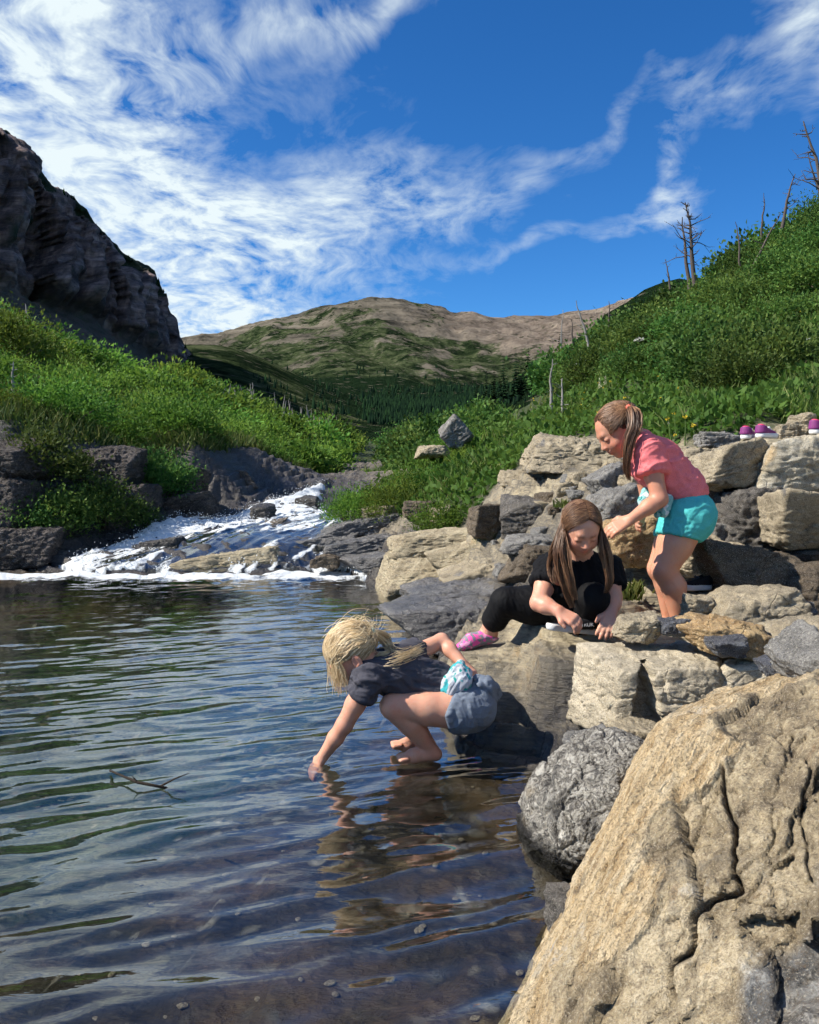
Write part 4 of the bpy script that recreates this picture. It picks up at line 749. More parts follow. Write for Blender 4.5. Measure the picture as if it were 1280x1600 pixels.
# ------------------------------------------------------------------ people: bodies grown as one smooth implicit surface, clothes over them
def unit(v): v = np.asarray(v, float); return v / np.linalg.norm(v)
class Body:
    def __init__(s, pts, h, pad=.13):
        pts = np.array(pts); s.lo = pts.min(0) - pad; s.h = h; s.n = np.ceil((pts.max(0) + pad - s.lo) / h).astype(int) + 1
        s.f = np.full(s.n, .5, np.float32)
    def _blk(s, lo, hi, m):
        a = np.clip(np.floor((lo - m - s.lo) / s.h).astype(int), 0, s.n - 1); b = np.clip(np.ceil((hi + m - s.lo) / s.h).astype(int) + 1, 1, s.n)
        b = np.maximum(b, a + 1); sl = tuple(slice(i, j) for i, j in zip(a, b))
        g = [(s.lo[k] + np.arange(a[k], b[k]) * s.h).astype(np.float32) for k in range(3)]
        return sl, g[0][:, None, None], g[1][None, :, None], g[2][None, None, :]
    def _put(s, sl, d, k, sub):
        a = s.f[sl]
        if sub: a, d = -a, d
        if k > 0:
            hh = np.clip(.5 + .5 * (d - a) / k, 0, 1); r = d + (a - d) * hh - k * hh * (1 - hh)
        else: r = np.minimum(a, d)
        s.f[sl] = -r if sub else r
    def cone(s, a, b, ra, rb, k=.012, sub=False, cap=None):
        a, b = np.asarray(a, float), np.asarray(b, float); R = max(ra, rb)
        sl, X, Y, Z = s._blk(np.minimum(a, b) - R, np.maximum(a, b) + R, k + .02)
        ab = b - a; L = max(ab @ ab, 1e-9); tq = np.clip(((X - a[0]) * ab[0] + (Y - a[1]) * ab[1] + (Z - a[2]) * ab[2]) / L, 0, 1)
        d = np.sqrt((X - a[0] - tq * ab[0]) ** 2 + (Y - a[1] - tq * ab[1]) ** 2 + (Z - a[2] - tq * ab[2]) ** 2) - (ra + (rb - ra) * tq)
        if cap is not None:      # flat open end, like a cuff
            cn = unit(cap); d = np.maximum(d, (X - b[0]) * cn[0] + (Y - b[1]) * cn[1] + (Z - b[2]) * cn[2])
        s._put(sl, d.astype(np.float32), k, sub)
    def chain(s, pts, rs, k=.012, sub=False):
        for i in range(len(pts) - 1): s.cone(pts[i], pts[i + 1], rs[i], rs[i + 1], k, sub)
    def ell(s, c, ax, r, k=.012, sub=False):
        c = np.asarray(c, float); ax = np.asarray(ax, float); R = max(r)
        sl, X, Y, Z = s._blk(c - R, c + R, k + .02); q = []
        for i in range(3): q.append((X - c[0]) * ax[i][0] + (Y - c[1]) * ax[i][1] + (Z - c[2]) * ax[i][2])
        k0 = np.sqrt(sum((q[i] / r[i]) ** 2 for i in range(3))); k1 = np.sqrt(sum((q[i] / r[i] ** 2) ** 2 for i in range(3))) + 1e-6
        s._put(sl, (k0 * (k0 - 1) / k1).astype(np.float32), k, sub)
    def cut(s, o, n):
        o, n = np.asarray(o, float), unit(n); g = [(s.lo[k] + np.arange(s.n[k]) * s.h) for k in range(3)]
        d = ((g[0] - o[0]) * n[0])[:, None, None] + ((g[1] - o[1]) * n[1])[None, :, None] + ((g[2] - o[2]) * n[2])[None, None, :]
        s.f = np.maximum(s.f, d.astype(np.float32))
    def surface(s):
        f = s.f; ins = f < 0; nx, ny, nz = f.shape
        c = [ins[i:nx - 1 + i, j:ny - 1 + j, k:nz - 1 + k] for i in (0, 1) for j in (0, 1) for k in (0, 1)]
        any_ = np.logical_or.reduce(c); all_ = np.logical_and.reduce(c); act = any_ & ~all_
        I = np.argwhere(act); idx = np.full(act.shape, -1, np.int32); idx[act] = np.arange(len(I))
        cor = np.array([(i, j, k) for i in (0, 1) for j in (0, 1) for k in (0, 1)]); val = np.stack([f[I[:, 0] + a, I[:, 1] + b, I[:, 2] + c_] for a, b, c_ in cor], -1)
        acc = np.zeros((len(I), 3)); cnt = np.zeros(len(I))
        for a in range(8):
            for b in range(a + 1, 8):
                if np.abs(cor[a] - cor[b]).sum() != 1: continue
                va, vb = val[:, a], val[:, b]; m = (va < 0) != (vb < 0); tq = np.where(m, va / np.where(m, va - vb, 1), 0)
                acc += np.where(m[:, None], cor[a] + tq[:, None] * (cor[b] - cor[a]), 0); cnt += m
        v = s.lo + (I + acc / cnt[:, None]) * s.h; fs = []
        for ax in range(3):
            sh = [slice(None)] * 3; s0, s1 = list(sh), list(sh); s0[ax] = slice(0, -1); s1[ax] = slice(1, None)
            A, B = ins[tuple(s0)], ins[tuple(s1)]; E = np.argwhere(A != B); o1, o2 = [q for q in range(3) if q != ax]
            E = E[(E[:, o1] > 0) & (E[:, o2] > 0) & (E[:, o1] < f.shape[o1] - 1) & (E[:, o2] < f.shape[o2] - 1)]
            fl = A[E[:, 0], E[:, 1], E[:, 2]]; qd = []
            for da, db in ((-1, -1), (0, -1), (0, 0), (-1, 0)):
                q = E.copy(); q[:, o1] += da; q[:, o2] += db; qd.append(idx[q[:, 0], q[:, 1], q[:, 2]])
            qd = np.stack(qd, -1); rev = fl if ax != 1 else ~fl; qd[~rev] = qd[~rev][:, ::-1]; fs.append(qd)
        fq = np.concatenate(fs); fq = fq[(fq >= 0).all(1)]
        p0, p1, p2, p3 = (v[fq[:, i]] - v.mean(0) for i in range(4))
        if (np.cross(p0, p1) * p2).sum() + (np.cross(p0, p2) * p3).sum() < 0: fq = fq[:, ::-1]
        for _ in range(2):
            a2 = np.zeros_like(v); n2 = np.zeros(len(v))
            for i, j in ((0, 1), (1, 2), (2, 3), (3, 0)):
                np.add.at(a2, fq[:, i], v[fq[:, j]]); np.add.at(a2, fq[:, j], v[fq[:, i]]); np.add.at(n2, fq[:, i], 1); np.add.at(n2, fq[:, j], 1)
            v = .5 * v + .5 * a2 / np.maximum(n2, 1)[:, None]
        return v, fq
def vnorm(v, f):
    n = np.cross(v[f[:, 2]] - v[f[:, 0]], v[f[:, 3]] - v[f[:, 1]]); o = np.zeros_like(v)
    for i in range(4): np.add.at(o, f[:, i], n)
    return o / np.maximum(np.linalg.norm(o, axis=1), 1e-12)[:, None]
def folds(v, f, along, freq, amp, seed=0, stretch=5.0, warp=.03):
    """cloth creases that run along a direction"""
    n = vnorm(v, f); a = unit(along); h1 = unit(np.cross(a, (0.3, .2, .9))); h2 = np.cross(a, h1)
    w = warp * np.stack([fbm(v * 9 + seed, 2), fbm(v * 9 + seed + 30, 2)], -1)
    q = xyz((v @ a) * freq / stretch, (v @ h1 + w[:, 0]) * freq, (v @ h2 + w[:, 1]) * freq)
    e = ridged(q + seed * 3.7, 2) * .7 + .5 * fbm(q * .5 + seed, 2)
    return v + n * (amp * e)[:, None]
def skin_material(name, tone):
    m, t, p = material(name); q = objco(t)
    n = t.noise(q, 26, 5, .6); n2 = t.noise(q, 9, 3)
    c = t.mix(t.mr(n, .35, .7), tone, tuple(np.array(tone) * np.array((1.08, .92, .88))))
    c = t.mix(t.mr(n2, .5, .75, 0, .35), c, tuple(np.array(tone) * np.array((1.0, .74, .66))))
    c = t.mix(t.mr(t.noise(q, 140, 4, .7), .56, .70, 0, .30), c, tuple(np.array(tone) * np.array((.72, .55, .48)))); c = t.mix(t.mr(t.noise(q, 48, 4, .6), .55, .72, 0, .35), c, tuple(np.array(tone) * np.array((1.02, .66, .58))))
    c = t.mix(t.attr('blush').outputs['Fac'], c, (.50, .13, .10)); c = t.mix(t.attr('dark').outputs['Fac'], c, (.06, .028, .018))
    t.set(p.inputs['Base Color'], c); p.inputs['Roughness'].default_value = .48; p.inputs['Specular IOR Level'].default_value = .4
    p.inputs['Subsurface Weight'].default_value = .12; p.inputs['Subsurface Radius'].default_value = (.012, .005, .003); p.inputs['Subsurface Scale'].default_value = 1.0
    t.set(p.inputs['Normal'], t.bump(t.m('ADD', t.noise(q, 420, 3), t.m('MULTIPLY', t.noise(q, 60, 4), 1.5)), .22, .0016)); return m
def cloth_material(name, c1, c2=None, weave=900, rough=.85, patch=None):
    m, t, p = material(name); q = objco(t); c2 = c2 or tuple(x * .78 for x in c1)
    c = t.mix(t.noise(q, 30, 6, .65), c1, c2); c = t.mix(t.mr(t.noise(q, 320, 3, .7), .42, .62, 0, .35), c, tuple(x * .55 for x in c1)); c = t.mix(t.mr(t.noise(q, 7, 4, .6), .52, .7, 0, .3), c, tuple(x * .7 for x in c1))
    if patch:
        pn = t.noise(t.v('ADD', q, (4.2, 0, 1)), 24, 2)
        c = t.mix(t.mr(pn, .56, .60), c, patch[0]); c = t.mix(t.mr(t.noise(q, 30, 2), .58, .62), c, patch[1])
    t.set(p.inputs['Base Color'], c); p.inputs['Roughness'].default_value = rough; p.inputs['Specular IOR Level'].default_value = .12
    t.set(p.inputs['Normal'], t.bump(t.m('ADD', t.noise(q, weave, 2), t.m('MULTIPLY', t.noise(q, 60, 4), .8)), .25, .002)); return m
def hair_material(name, c1, c2, c3):
    m, t, p = material(name); r = t.attr('tone').outputs['Fac']
    t.set(p.inputs['Base Color'], t.ramp(r, [(0, c1), (.5, c2), (1, c3)])); p.inputs['Roughness'].default_value = .42; p.inputs['Specular IOR Level'].default_value = .45; return m
def head(S, c, f, u, s, ear=True, marks=None):
    f = unit(f); u = unit(u - f * (u @ f)); r = np.cross(f, u); ax = np.array([r, f, u])
    L = lambda a, b, d: c + s * (a * r + b * f + d * u)
    S.ell(L(0, -.05, .12), ax, (.365 * s, .455 * s, .385 * s), .01)
    S.ell(L(0, .10, -.13), ax, (.300 * s, .335 * s, .34 * s), .03 * s * 3)
    S.cone(L(0, .10, -.33), L(0, .27, -.385), .155 * s, .095 * s, .08 * s)
    for e in (-1, 1):
        S.cone(L(e * .22, -.02, -.22), L(e * .10, .24, -.36), .10 * s, .08 * s, .08 * s)
        S.ell(L(e * .165, .275, -.17), ax, (.11 * s, .10 * s, .11 * s), .07 * s)
    S.cone(L(-.13, .365, .085), L(.13, .365, .085), .05 * s, .05 * s, .08 * s)
    for e in (-1, 1): S.ell(L(e * .15, .445, .005), ax, (.085 * s, .075 * s, .052 * s), .05 * s, True)
    for e in (-1, 1): S.ell(L(e * .15, .352, -.005), ax, (.072 * s, .06 * s, .06 * s), .01 * s)
    S.cone(L(0, .385, .03), L(0, .468, -.13), .030 * s, .048 * s, .045 * s)
    for e in (-1, 1): S.ell(L(e * .045, .425, -.145), ax, (.04 * s, .045 * s, .035 * s), .03 * s)
    S.ell(L(0, .405, -.235), ax, (.095 * s, .045 * s, .030 * s), .03 * s); S.ell(L(0, .395, -.285), ax, (.08 * s, .045 * s, .032 * s), .03 * s)
    S.ell(L(0, .455, -.260), ax, (.085 * s, .035 * s, .008 * s), .012 * s, True)
    if ear:
        for e in (-1, 1):
            S.ell(L(e * .375, -.10, -.09), ax, (.035 * s, .085 * s, .135 * s), .02 * s)
            S.ell(L(e * .425, -.085, -.085), ax, (.04 * s, .045 * s, .085 * s), .015 * s, True)
    if marks is not None:
        marks += [('lip', L(0, .44, -.262), .085 * s)]
        for e in (-1, 1): marks += [('lash', L(e * .11, .418, -.035), .028 * s), ('lash', L(e * .15, .424, -.04), .032 * s), ('lash', L(e * .19, .405, -.035), .028 * s), ('brow', L(e * .09, .425, .09), .035 * s), ('brow', L(e * .15, .42, .105), .035 * s), ('brow', L(e * .21, .385, .095), .035 * s), ('cheek', L(e * .2, .36, -.16), .13 * s)]
    return r, f, u, L
def hand(S, w, d, nrm, L, curl=.35, spread=.22, thumb=1, side=None, k=.004):
    """palm, four unequal bent fingers and a thumb; d: wrist to knuckles, nrm: out of the back of the hand"""
    d = unit(d); nrm = unit(nrm - d * (np.asarray(nrm) @ d)); sd = np.cross(d, nrm) * thumb
    r = L * .068; pl = L * .50
    for i, q in enumerate((-1, -.33, .33, 1)): S.cone(w + sd * q * L * .085, w + d * pl + sd * q * L * .165, r * 1.25, r * 1.12, .010)
    for q, ln in ((.95, .40), (.33, .47), (-.30, .43), (-.92, .33)):
        p0 = w + d * pl * .97 + sd * q * L * .165; di = unit(d + sd * q * spread * .5); p = p0; rad = r
        for j, fr in enumerate((.45, .32, .23)):
            a = curl * (j + .6); dd = unit(di * math.cos(a) - nrm * math.sin(a)); p2 = p + dd * ln * L * fr; S.cone(p, p2, rad, rad * .90, k); p, rad = p2, rad * .90
    p = w + d * pl * .25 + sd * L * .13; t1 = unit(d * .7 + sd * .7 - nrm * .25); p2 = p + t1 * L * .21; p3 = p2 + unit(d * .95 + sd * .2 - nrm * .35) * L * .17
    S.cone(w + d * pl * .12 + sd * L * .06, p2, r * 1.5, r * 1.1, .008); S.cone(p2, p3, r * 1.1, r * .85, k)
def skin_mesh(name, S, parent, mat, marks=()):
    v, f = S.surface(); bl = np.zeros(len(v)); dk = np.zeros(len(v))
    for kind, c, r in marks:
        g = np.exp(-(((v - c) ** 2).sum(1)) / (r * r))
        if kind in ('lip',): bl = np.maximum(bl, .8 * g)
        elif kind == 'cheek': bl = np.maximum(bl, .35 * g)
        elif kind == 'red': bl = np.maximum(bl, .30 * g)
        else: dk = np.maximum(dk, (.95 if kind == 'lash' else .6) * g)
    return mesh(name, v, f, mat, parent, attrs={'blush': bl, 'dark': dk})
def garment(name, S, parent, mat, fold=None, label=None):
    v, f = S.surface()
    if fold:
        for q in fold: v = folds(v, f, *q)
    o = mesh(name, v, f, mat, parent)
    if label: o['label'] = label
    return o
def push_out(paths, L, s):
    """keep locks outside skull and cheeks"""
    o = L(0, 0, 0); e = np.stack([L(1, 0, 0) - o, L(0, 1, 0) - o, L(0, 0, 1) - o]) / (s * s); q = (paths - o) @ e.T
    for c, r in (((0, -.05, .12), (.385, .475, .405)), ((0, .10, -.13), (.325, .36, .36)), ((0, .14, -.30), (.24, .27, .20))):
        w = (q - np.array(c)) / np.array(r); d = np.linalg.norm(w, axis=-1)[..., None]; w = np.where(d < 1, w / np.maximum(d, 1e-3), w); q = w * np.array(r) + np.array(c)
    return o + q @ np.linalg.inv(e.T)
def strands(name, paths, mat, parent, r0=.0011, r1=.0005, tone=None):
    """paths: (strands, points, 3): thin three-sided locks"""
    n, k, _ = paths.shape; tg = np.gradient(paths, axis=1); tg /= np.linalg.norm(tg, axis=2)[..., None] + 1e-9
    up = np.cross(tg, np.array([.31, .77, .55])); up /= np.linalg.norm(up, axis=2)[..., None] + 1e-9; sd = np.cross(tg, up)
    rad = (np.interp(np.linspace(0, 1, k), [0, .6, 1], [r0, r0 * .9, r1]))[None, :, None]; vs = []
    for a in (0, 2.094, 4.189): vs.append(paths + rad * (math.cos(a) * up + math.sin(a) * sd))
    v = np.stack(vs, 2).reshape(-1, 3); i = (np.arange(n)[:, None] * k + np.arange(k - 1)[None, :]).ravel() * 3; fs = []
    for a, b in ((0, 1), (1, 2), (2, 0)): fs.append(np.stack([i + a, i + b, i + 3 + b, i + 3 + a], -1))
    tone = rng.random(n) if tone is None else tone
    return mesh(name, v, np.concatenate(fs), mat, parent, attrs={'tone': np.repeat(tone, k * 3)})
def slerp(a, b, tq):
    d = np.clip((a * b).sum(-1), -1, 1); th = np.arccos(d)[:, None, None]; tq = tq[None, :, None]
    return (np.sin((1 - tq) * th) * a[:, None, :] + np.sin(tq * th) * b[:, None, :]) / np.maximum(np.sin(th), 1e-4)
def along_poly(pts, tq):
    pts = np.array(pts); L = np.r_[0, np.cumsum(np.linalg.norm(np.diff(pts, axis=0), axis=1))]; L /= L[-1]
    q = np.stack([np.interp(tq, L, pts[:, k]) for k in range(3)], -1); ker = np.ones(5) / 5
    if len(q) > 8:
        for k in range(3): q[2:-2, k] = np.convolve(q[:, k], ker, 'valid')
    return q
def scalp_paths(L, s, root, target, n, k=14, lift=.03, lift2=None, wave=.01, tend=1.0):
    """locks that lie on the skull from a root direction (head frame) to a target direction"""
    a = root / np.linalg.norm(root, axis=1)[:, None]; b = np.broadcast_to(np.asarray(target, float), a.shape); b = b / np.linalg.norm(b, axis=1)[:, None]
    tq = np.linspace(0, tend, k); d = slerp(a, b, tq); lf = lift * (.6 + .8 * rng.random(n))[:, None, None] + .02 * np.sin(tq * math.pi)[None, :, None]
    ph = rng.random(n)[:, None] * 6.28; wv = wave * np.sin(tq[None, :] * 7 + ph)
    q = d * (1 + lf) * np.array([.365, .455, .385]) + np.array([0, -.05, .12]); q[..., 2] += wv; q[..., 0] += wv * .5
    o = L(0, 0, 0); e = np.stack([L(1, 0, 0) - o, L(0, 1, 0) - o, L(0, 0, 1) - o]); return o + q @ e
def sneaker(parent, heel, toe, W, H, up_mat, sole_mat, name='shoe', sub=None, topm=None):
    """low shoe: moulded sole and padded upper with an opening"""
    heel, toe = np.asarray(heel), np.asarray(toe); d = toe - heel; Ln = np.linalg.norm(d); d = d / Ln; u = np.array([0, 0, 1.]); u = unit(u - d * (u @ d)); sd = np.cross(d, u)
    A = [heel, toe]; S1 = Body(A, .003, .09)
    for e in (-1, 1):
        S1.cone(heel + d * W * .42 + sd * e * W * .08 + u * .012, heel + d * Ln * .68 + sd * e * W * .18 + u * .012, W * .36, W * .36, .01); S1.cone(heel + d * Ln * .68 + sd * e * W * .18 + u * .012, toe - d * W * .36 + u * .016, W * .36, W * .34, .01)
    S1.cut(heel + u * .024, u); S1.cut(heel, -u)
    so = garment('sole', S1, parent, sole_mat)
    S2 = Body(A, .003, .12)
    for e in (-1, 1):
        S2.cone(heel + d * W * .42 + sd * e * W * .05 + u * .028, heel + d * Ln * .66 + sd * e * W * .14 + u * .026, W * .33, W * .32, .01); S2.cone(heel + d * Ln * .66 + sd * e * W * .14 + u * .026, toe - d * W * .40 + u * .026, W * .32, W * .26, .01)
    S2.cone(heel + d * W * .40 + u * .03, heel + d * W * .46 + u * H, W * .38, W * .34, .02); S2.cone(heel + d * W * .45 + u * H * .85, heel + d * Ln * .52 + u * H * .62, W * .32, W * .24, .02)
    S2.cut(heel + u * H, u + d * .28); S2.cut(heel + u * .022, -u)
    S2.cone(heel + d * W * .45 + u * H * .5, heel + d * W * .50 + u * H * 1.5, W * .24, W * .30, .004, True); S2.cone(heel + d * W * .5 + u * H, heel + d * Ln * .42 + u * H * 1.0, W * .25, W * .16, .004, True)
    up = garment('upper', S2, parent, up_mat)
    return so, up, d, sd, u
# ------------------------------------------------------------------ the three girls
SK1 = skin_material('skin_fair', (.63, .345, .235)); SK2 = skin_material('skin_tan', (.57, .29, .185))
H_blond = hair_material('blonde_hair', (.36, .235, .11), (.60, .44, .24), (.84, .70, .46))
H_brown = hair_material('brown_hair', (.055, .024, .012), (.14, .066, .031), (.32, .18, .095))
C_char = cloth_material('charcoal_cotton', (.062, .062, .078), (.085, .084, .10)); C_short = cloth_material('blue_grey_knit', (.155, .185, .235), (.20, .235, .29))
C_print = cloth_material('printed_cotton', (.55, .58, .62), (.42, .46, .52), patch=((.05, .36, .40), (.02, .30, .27)))
C_black = cloth_material('black_cotton', (.0075, .0078, .009), (.011, .011, .013)); C_legg = cloth_material('black_legging', (.006, .0062, .0072), (.009, .009, .010), rough=.7)
C_coral = cloth_material('coral_cotton', (.86, .18, .19), (.90, .27, .27)); C_teal = cloth_material('turquoise_jersey', (.075, .47, .46), (.11, .55, .53))
C_tealw = cloth_material('teal_white_cloth', (.10, .40, .40), (.45, .62, .60), patch=((.65, .72, .70), (.03, .22, .22)))
def flat_mat(name, col, rough=.6):
    m, t, p = material(name); q = objco(t); t.set(p.inputs['Base Color'], t.mix(t.noise(q, 60, 4), tuple(c * .85 for c in col), tuple(min(1, c * 1.1) for c in col))); p.inputs['Roughness'].default_value = rough; return m
M_white = flat_mat('white_rubber', (.72, .72, .70)); M_blk = flat_mat('black_mesh', (.012, .012, .014), .7); M_purp = flat_mat('purple_mesh', (.20, .035, .16)); M_pinkl = flat_mat('hot_pink_lining', (.75, .06, .14)); M_lace = flat_mat('pale_lace', (.6, .66, .66)); M_slate = flat_mat('slate_grey_fabric', (.035, .045, .06))
M_tie = flat_mat('coral_elastic', (.75, .16, .10)); M_mint = flat_mat('mint_elastic', (.30, .50, .46)); M_ppink = flat_mat('water_shoe', (.30, .20, .28))
def pinkshoe():
    m, t, p = material('pink_patterned_shoe'); q = objco(t); n = t.noise(q, 55, 2); n2 = t.noise(t.v('ADD', q, (3, 1, 2)), 42, 2)
    c = t.mix(t.mr(n, .50, .54), (.22, .21, .25), (.85, .10, .38)); c = t.mix(t.mr(n2, .58, .62), c, (.80, .34, .55)); c = t.mix(t.mr(t.noise(q, 80, 2), .66, .69), c, (.75, .2, .15))
    t.set(p.inputs['Base Color'], c); p.inputs['Roughness'].default_value = .7; return m
M_pshoe = pinkshoe()
def dirs(n, cond):
    out = []
    while len(out) < n:
        q = rng.normal(size=(4000, 3)); q /= np.linalg.norm(q, axis=1)[:, None]; out += list(q[cond(q)])
    return np.array(out[:n])
def person(label, base):
    o = empty('person', base); tag(o, label, 'person', 'girls playing at the pool'); return o
def rebase(o):
    bpy.context.view_layer.update()
    for c in o.children_recursive:
        if c.parent == o: c.matrix_parent_inverse = o.matrix_world.inverted()

# --- small blonde girl squatting in the shallows, one arm in the water
g1 = person('small blonde girl in grey shirt squatting in the shallows, one hand in the water', (float(P(660, 1180, 2.68)[0]), 2.68, -.03))
hc = P(549, 1021, 2.66); s = .186; fw, up = np.array([-.86, .06, -.50]), np.array([-.5, -.05, .86])
nk = P(592, 1042, 2.71); shN, shF = P(577, 1060, 2.60), P(640, 1026, 2.79); ch, wa, pe = P(618, 1052, 2.69), P(676, 1072, 2.71), P(728, 1098, 2.71)
elN, wrN, haN = P(538, 1133, 2.605), P(504, 1183, 2.63), P(492, 1201, 2.635)
elF, wrF, haF = P(690, 1001, 2.86), P(722, 1036, 2.79), P(734, 1048, 2.76)
hpN, knN, anN, toN = P(722, 1110, 2.64), P(613, 1103, 2.61), P(672, 1170, 2.655), P(628, 1184, 2.62)
hpF, knF, anF, toF = P(716, 1102, 2.78), P(620, 1100, 2.79), P(664, 1157, 2.77), P(618, 1163, 2.74)
B = Body([hc, haN, toN, pe, elF, toF, P(780, 1080, 2.7)], .0032); mk = []
r_, f_, u_, L1 = head(B, hc, fw, up, s, True, mk)
B.cone(L1(0, -.14, -.22), nk, .040, .042, .02); B.cone(ch, wa, .062, .060, .03); B.cone(wa, pe, .060, .076, .03); B.cone(shN, shF, .036, .036, .03); B.cone(nk, ch, .045, .06, .03)
B.chain([shN, (shN * .45 + elN * .55), elN], [.036, .032, .0265], .012); B.chain([elN, elN * .6 + wrN * .4, wrN], [.0265, .0255, .0175], .012); hand(B, wrN, haN - wrN, [-.6, -.5, .3], .105, .35)
B.chain([shF, elF], [.034, .025], .012); B.chain([elF, elF * .6 + wrF * .4, wrF], [.025, .0245, .018], .012); hand(B, wrF, haF - wrF, [.5, -.45, .5], .105, .75, .15, thumb=-1)
B.chain([hpN, hpN * .5 + knN * .5, knN], [.064, .0545, .041], .012); B.chain([knN + np.array([.004, 0, -.004]), knN * .6 + anN * .4 + np.array([.012, 0, 0]), anN], [.040, .041, .0245], .006)
B.chain([hpF, knF], [.06, .041], .012); B.chain([knF, knF * .6 + anF * .4 + np.array([.01, 0, 0]), anF], [.040, .040, .0245], .006)
for an, to in ((anN, toN), (anF, toF)):
    B.cone(an + np.array([.018, 0, -.018]), an * .4 + to * .6 + np.array([0, 0, -.006]), .022, .021, .015); B.cone(an * .4 + to * .6 + np.array([0, 0, -.006]), to + np.array([0, 0, -.004]), .024, .014, .012)
    for j in range(5): dd = unit(to - an); sd = np.cross(dd, [0, 0, 1]); B.cone(to + sd * (j - 2) * .0105 - dd * .012, to + sd * (j - 2) * .0105 + dd * (.012 - .002 * abs(j - 1)), .0075, .0065, .003)
mk += [('red', L1(-.3, .2, -.25), .25 * s), ('red', knN, .04), ('red', elN, .03), ('red', L1(-.4, -.1, -.1), .13 * s), ('red', L1(.4, -.1, -.1), .13 * s), ('red', anN, .05)]
skin_mesh('body', B, g1, SK1, mk)
T = Body([shN, shF, pe, ch, nk], .0036, .15)
T.cone(shN, shF, .046, .044, .03); T.cone(nk, ch, .052, .066, .03); T.cone(ch + np.array([0, -.025, 0]), wa + np.array([0, -.02, 0]), .060, .056, .04); T.cone(ch + np.array([0, .03, 0]), wa + np.array([0, .02, 0]), .060, .056, .04); T.cone(wa, pe * .85 + wa * .15, .064, .076, .04)
T.cone(shN, shN * .64 + elN * .36, .045, .045, .012, False, elN - shN); T.cone(shF, shF * .66 + elF * .34, .044, .041, .012, False, elF - shF)
T.cut(pe * .75 + wa * .25, unit(pe - wa))
garment('shirt', T, g1, C_char, [(wa - ch, 26, .0105, 1, 8, .02), (wa - ch + np.array([0, 0, .05]), 60, .0034, 2, 6, .02)])
T = Body([pe, hpN, hpF, P(790, 1080, 2.7)], .0036, .16)
T.ell(P(735, 1106, 2.66), np.eye(3), (.084, .078, .072), .03); T.ell(P(735, 1098, 2.76), np.eye(3), (.078, .074, .072), .03); T.cone(wa * .35 + pe * .65, pe, .072, .085, .03)
T.cone(hpN, hpN * .70 + knN * .30, .070, .066, .02); T.cone(hpF, hpF * .70 + knF * .30, .067, .062, .02)
T.cone(P(757, 1072, 2.66), P(770, 1082, 2.72), .030, .026, .025)
T.cut(hpN * .72 + knN * .28, unit(knN - hpN + np.array([0, 0, -.10]))); T.cut(wa * .50 + pe * .50, unit(wa - pe))
garment('shorts', T, g1, C_short, [((.2, .1, -1), 30, .0055, 3, 8, .03), ((.9, .2, -.2), 60, .0022, 8, 6, .02)])
T = Body([P(690, 1085, 2.66), P(730, 1035, 2.70)], .003, .08)
T.chain([P(690, 1084, 2.645), P(706, 1068, 2.64), P(716, 1050, 2.655), P(720, 1038, 2.69)], [.013, .026, .021, .012], .02); T.chain([P(706, 1082, 2.625), P(722, 1066, 2.635), P(730, 1052, 2.66)], [.014, .022, .016], .02)
garment('waist_cloth', T, g1, C_print, [((.4, 0, .9), 60, .0045, 5, 6, .02)])
T = Body([P(762, 1062, 2.66), P(778, 1090, 2.7)], .003, .07)
T.chain([P(745, 1060, 2.66), P(762, 1062, 2.67), P(774, 1074, 2.69), P(777, 1090, 2.70)], [.010, .012, .012, .008], .01); T.chain([P(750, 1070, 2.63), P(764, 1076, 2.64), P(768, 1092, 2.65)], [.010, .011, .008], .01); garment('waist_band', T, g1, C_short, [((1, 0, -1), 60, .004, 5)])
# hair: swept from the crown to a tie, loose locks over the cheek, tail curling over the back
H = [(0, -.05, .12)]; T = Body([hc], .0036, .17)
ax = np.array([r_, f_, u_]); T.ell(L1(0, -.05, .12), ax, (.375 * s, .465 * s, .40 * s), .01); T.cut(L1(0, .30, .12), f_ * .8 - u_ * .55); T.cut(L1(0, -.1, -.06), f_ * .35 - u_)
garment('hair_cap', T, g1, H_blond)
tie = np.array([.0, -.98, .12]); n = 1900
root = dirs(n, lambda q: (q[:, 2] > -.25 - .35 * (q[:, 1] < -.1)) & (q[:, 1] < .75) & (q[:, 1] > -.9))
pa = scalp_paths(L1, s, root, tie, n, 14, .045, wave=.030)
strands('hair', pa, H_blond, g1, .0010, .0007)
nf_ = 90; root = dirs(nf_, lambda q: (q[:, 2] > -.1) & (q[:, 1] < .7)); fa_ = scalp_paths(L1, s, root, tie, nf_, 14, .13, wave=.06, tend=.85); fa_ += np.linspace(0, 1, 14)[None, :, None] ** 2 * rng.normal(size=(nf_, 1, 3)) * .022
strands('flyaway_lock', fa_, H_blond, g1, .0008, .0004, .6 + .4 * rng.random(nf_))
n = 950; root = dirs(n, lambda q: (q[:, 2] > .55) & (q[:, 1] > -.45)); tgt = np.stack([rng.uniform(-1.0, .9, n), rng.uniform(.45, .9, n), rng.uniform(-.35, 0.0, n)], -1)
pa = scalp_paths(L1, s, root, tgt, n, 12, .045, wave=.02); last = pa[:, -1]; dirn = pa[:, -1] - pa[:, -3]; dirn /= np.linalg.norm(dirn, axis=1)[:, None]; ext = [pa]; ln = rng.uniform(.1, 1, n)[:, None] ** 1.7 * .015; p_ = last
for k in range(7):
    dirn = dirn * .8 + np.array([.05, 0, -.45]) + rng.normal(size=(n, 3)) * .16; dirn /= np.linalg.norm(dirn, axis=1)[:, None]; p_ = p_ + dirn * ln; ext.append(p_[:, None])
strands('loose_lock', push_out(np.concatenate(ext, 1), L1, s), H_blond, g1, .0009, .0004)
n = 260; tq = np.linspace(0, 1, 26); Q = []
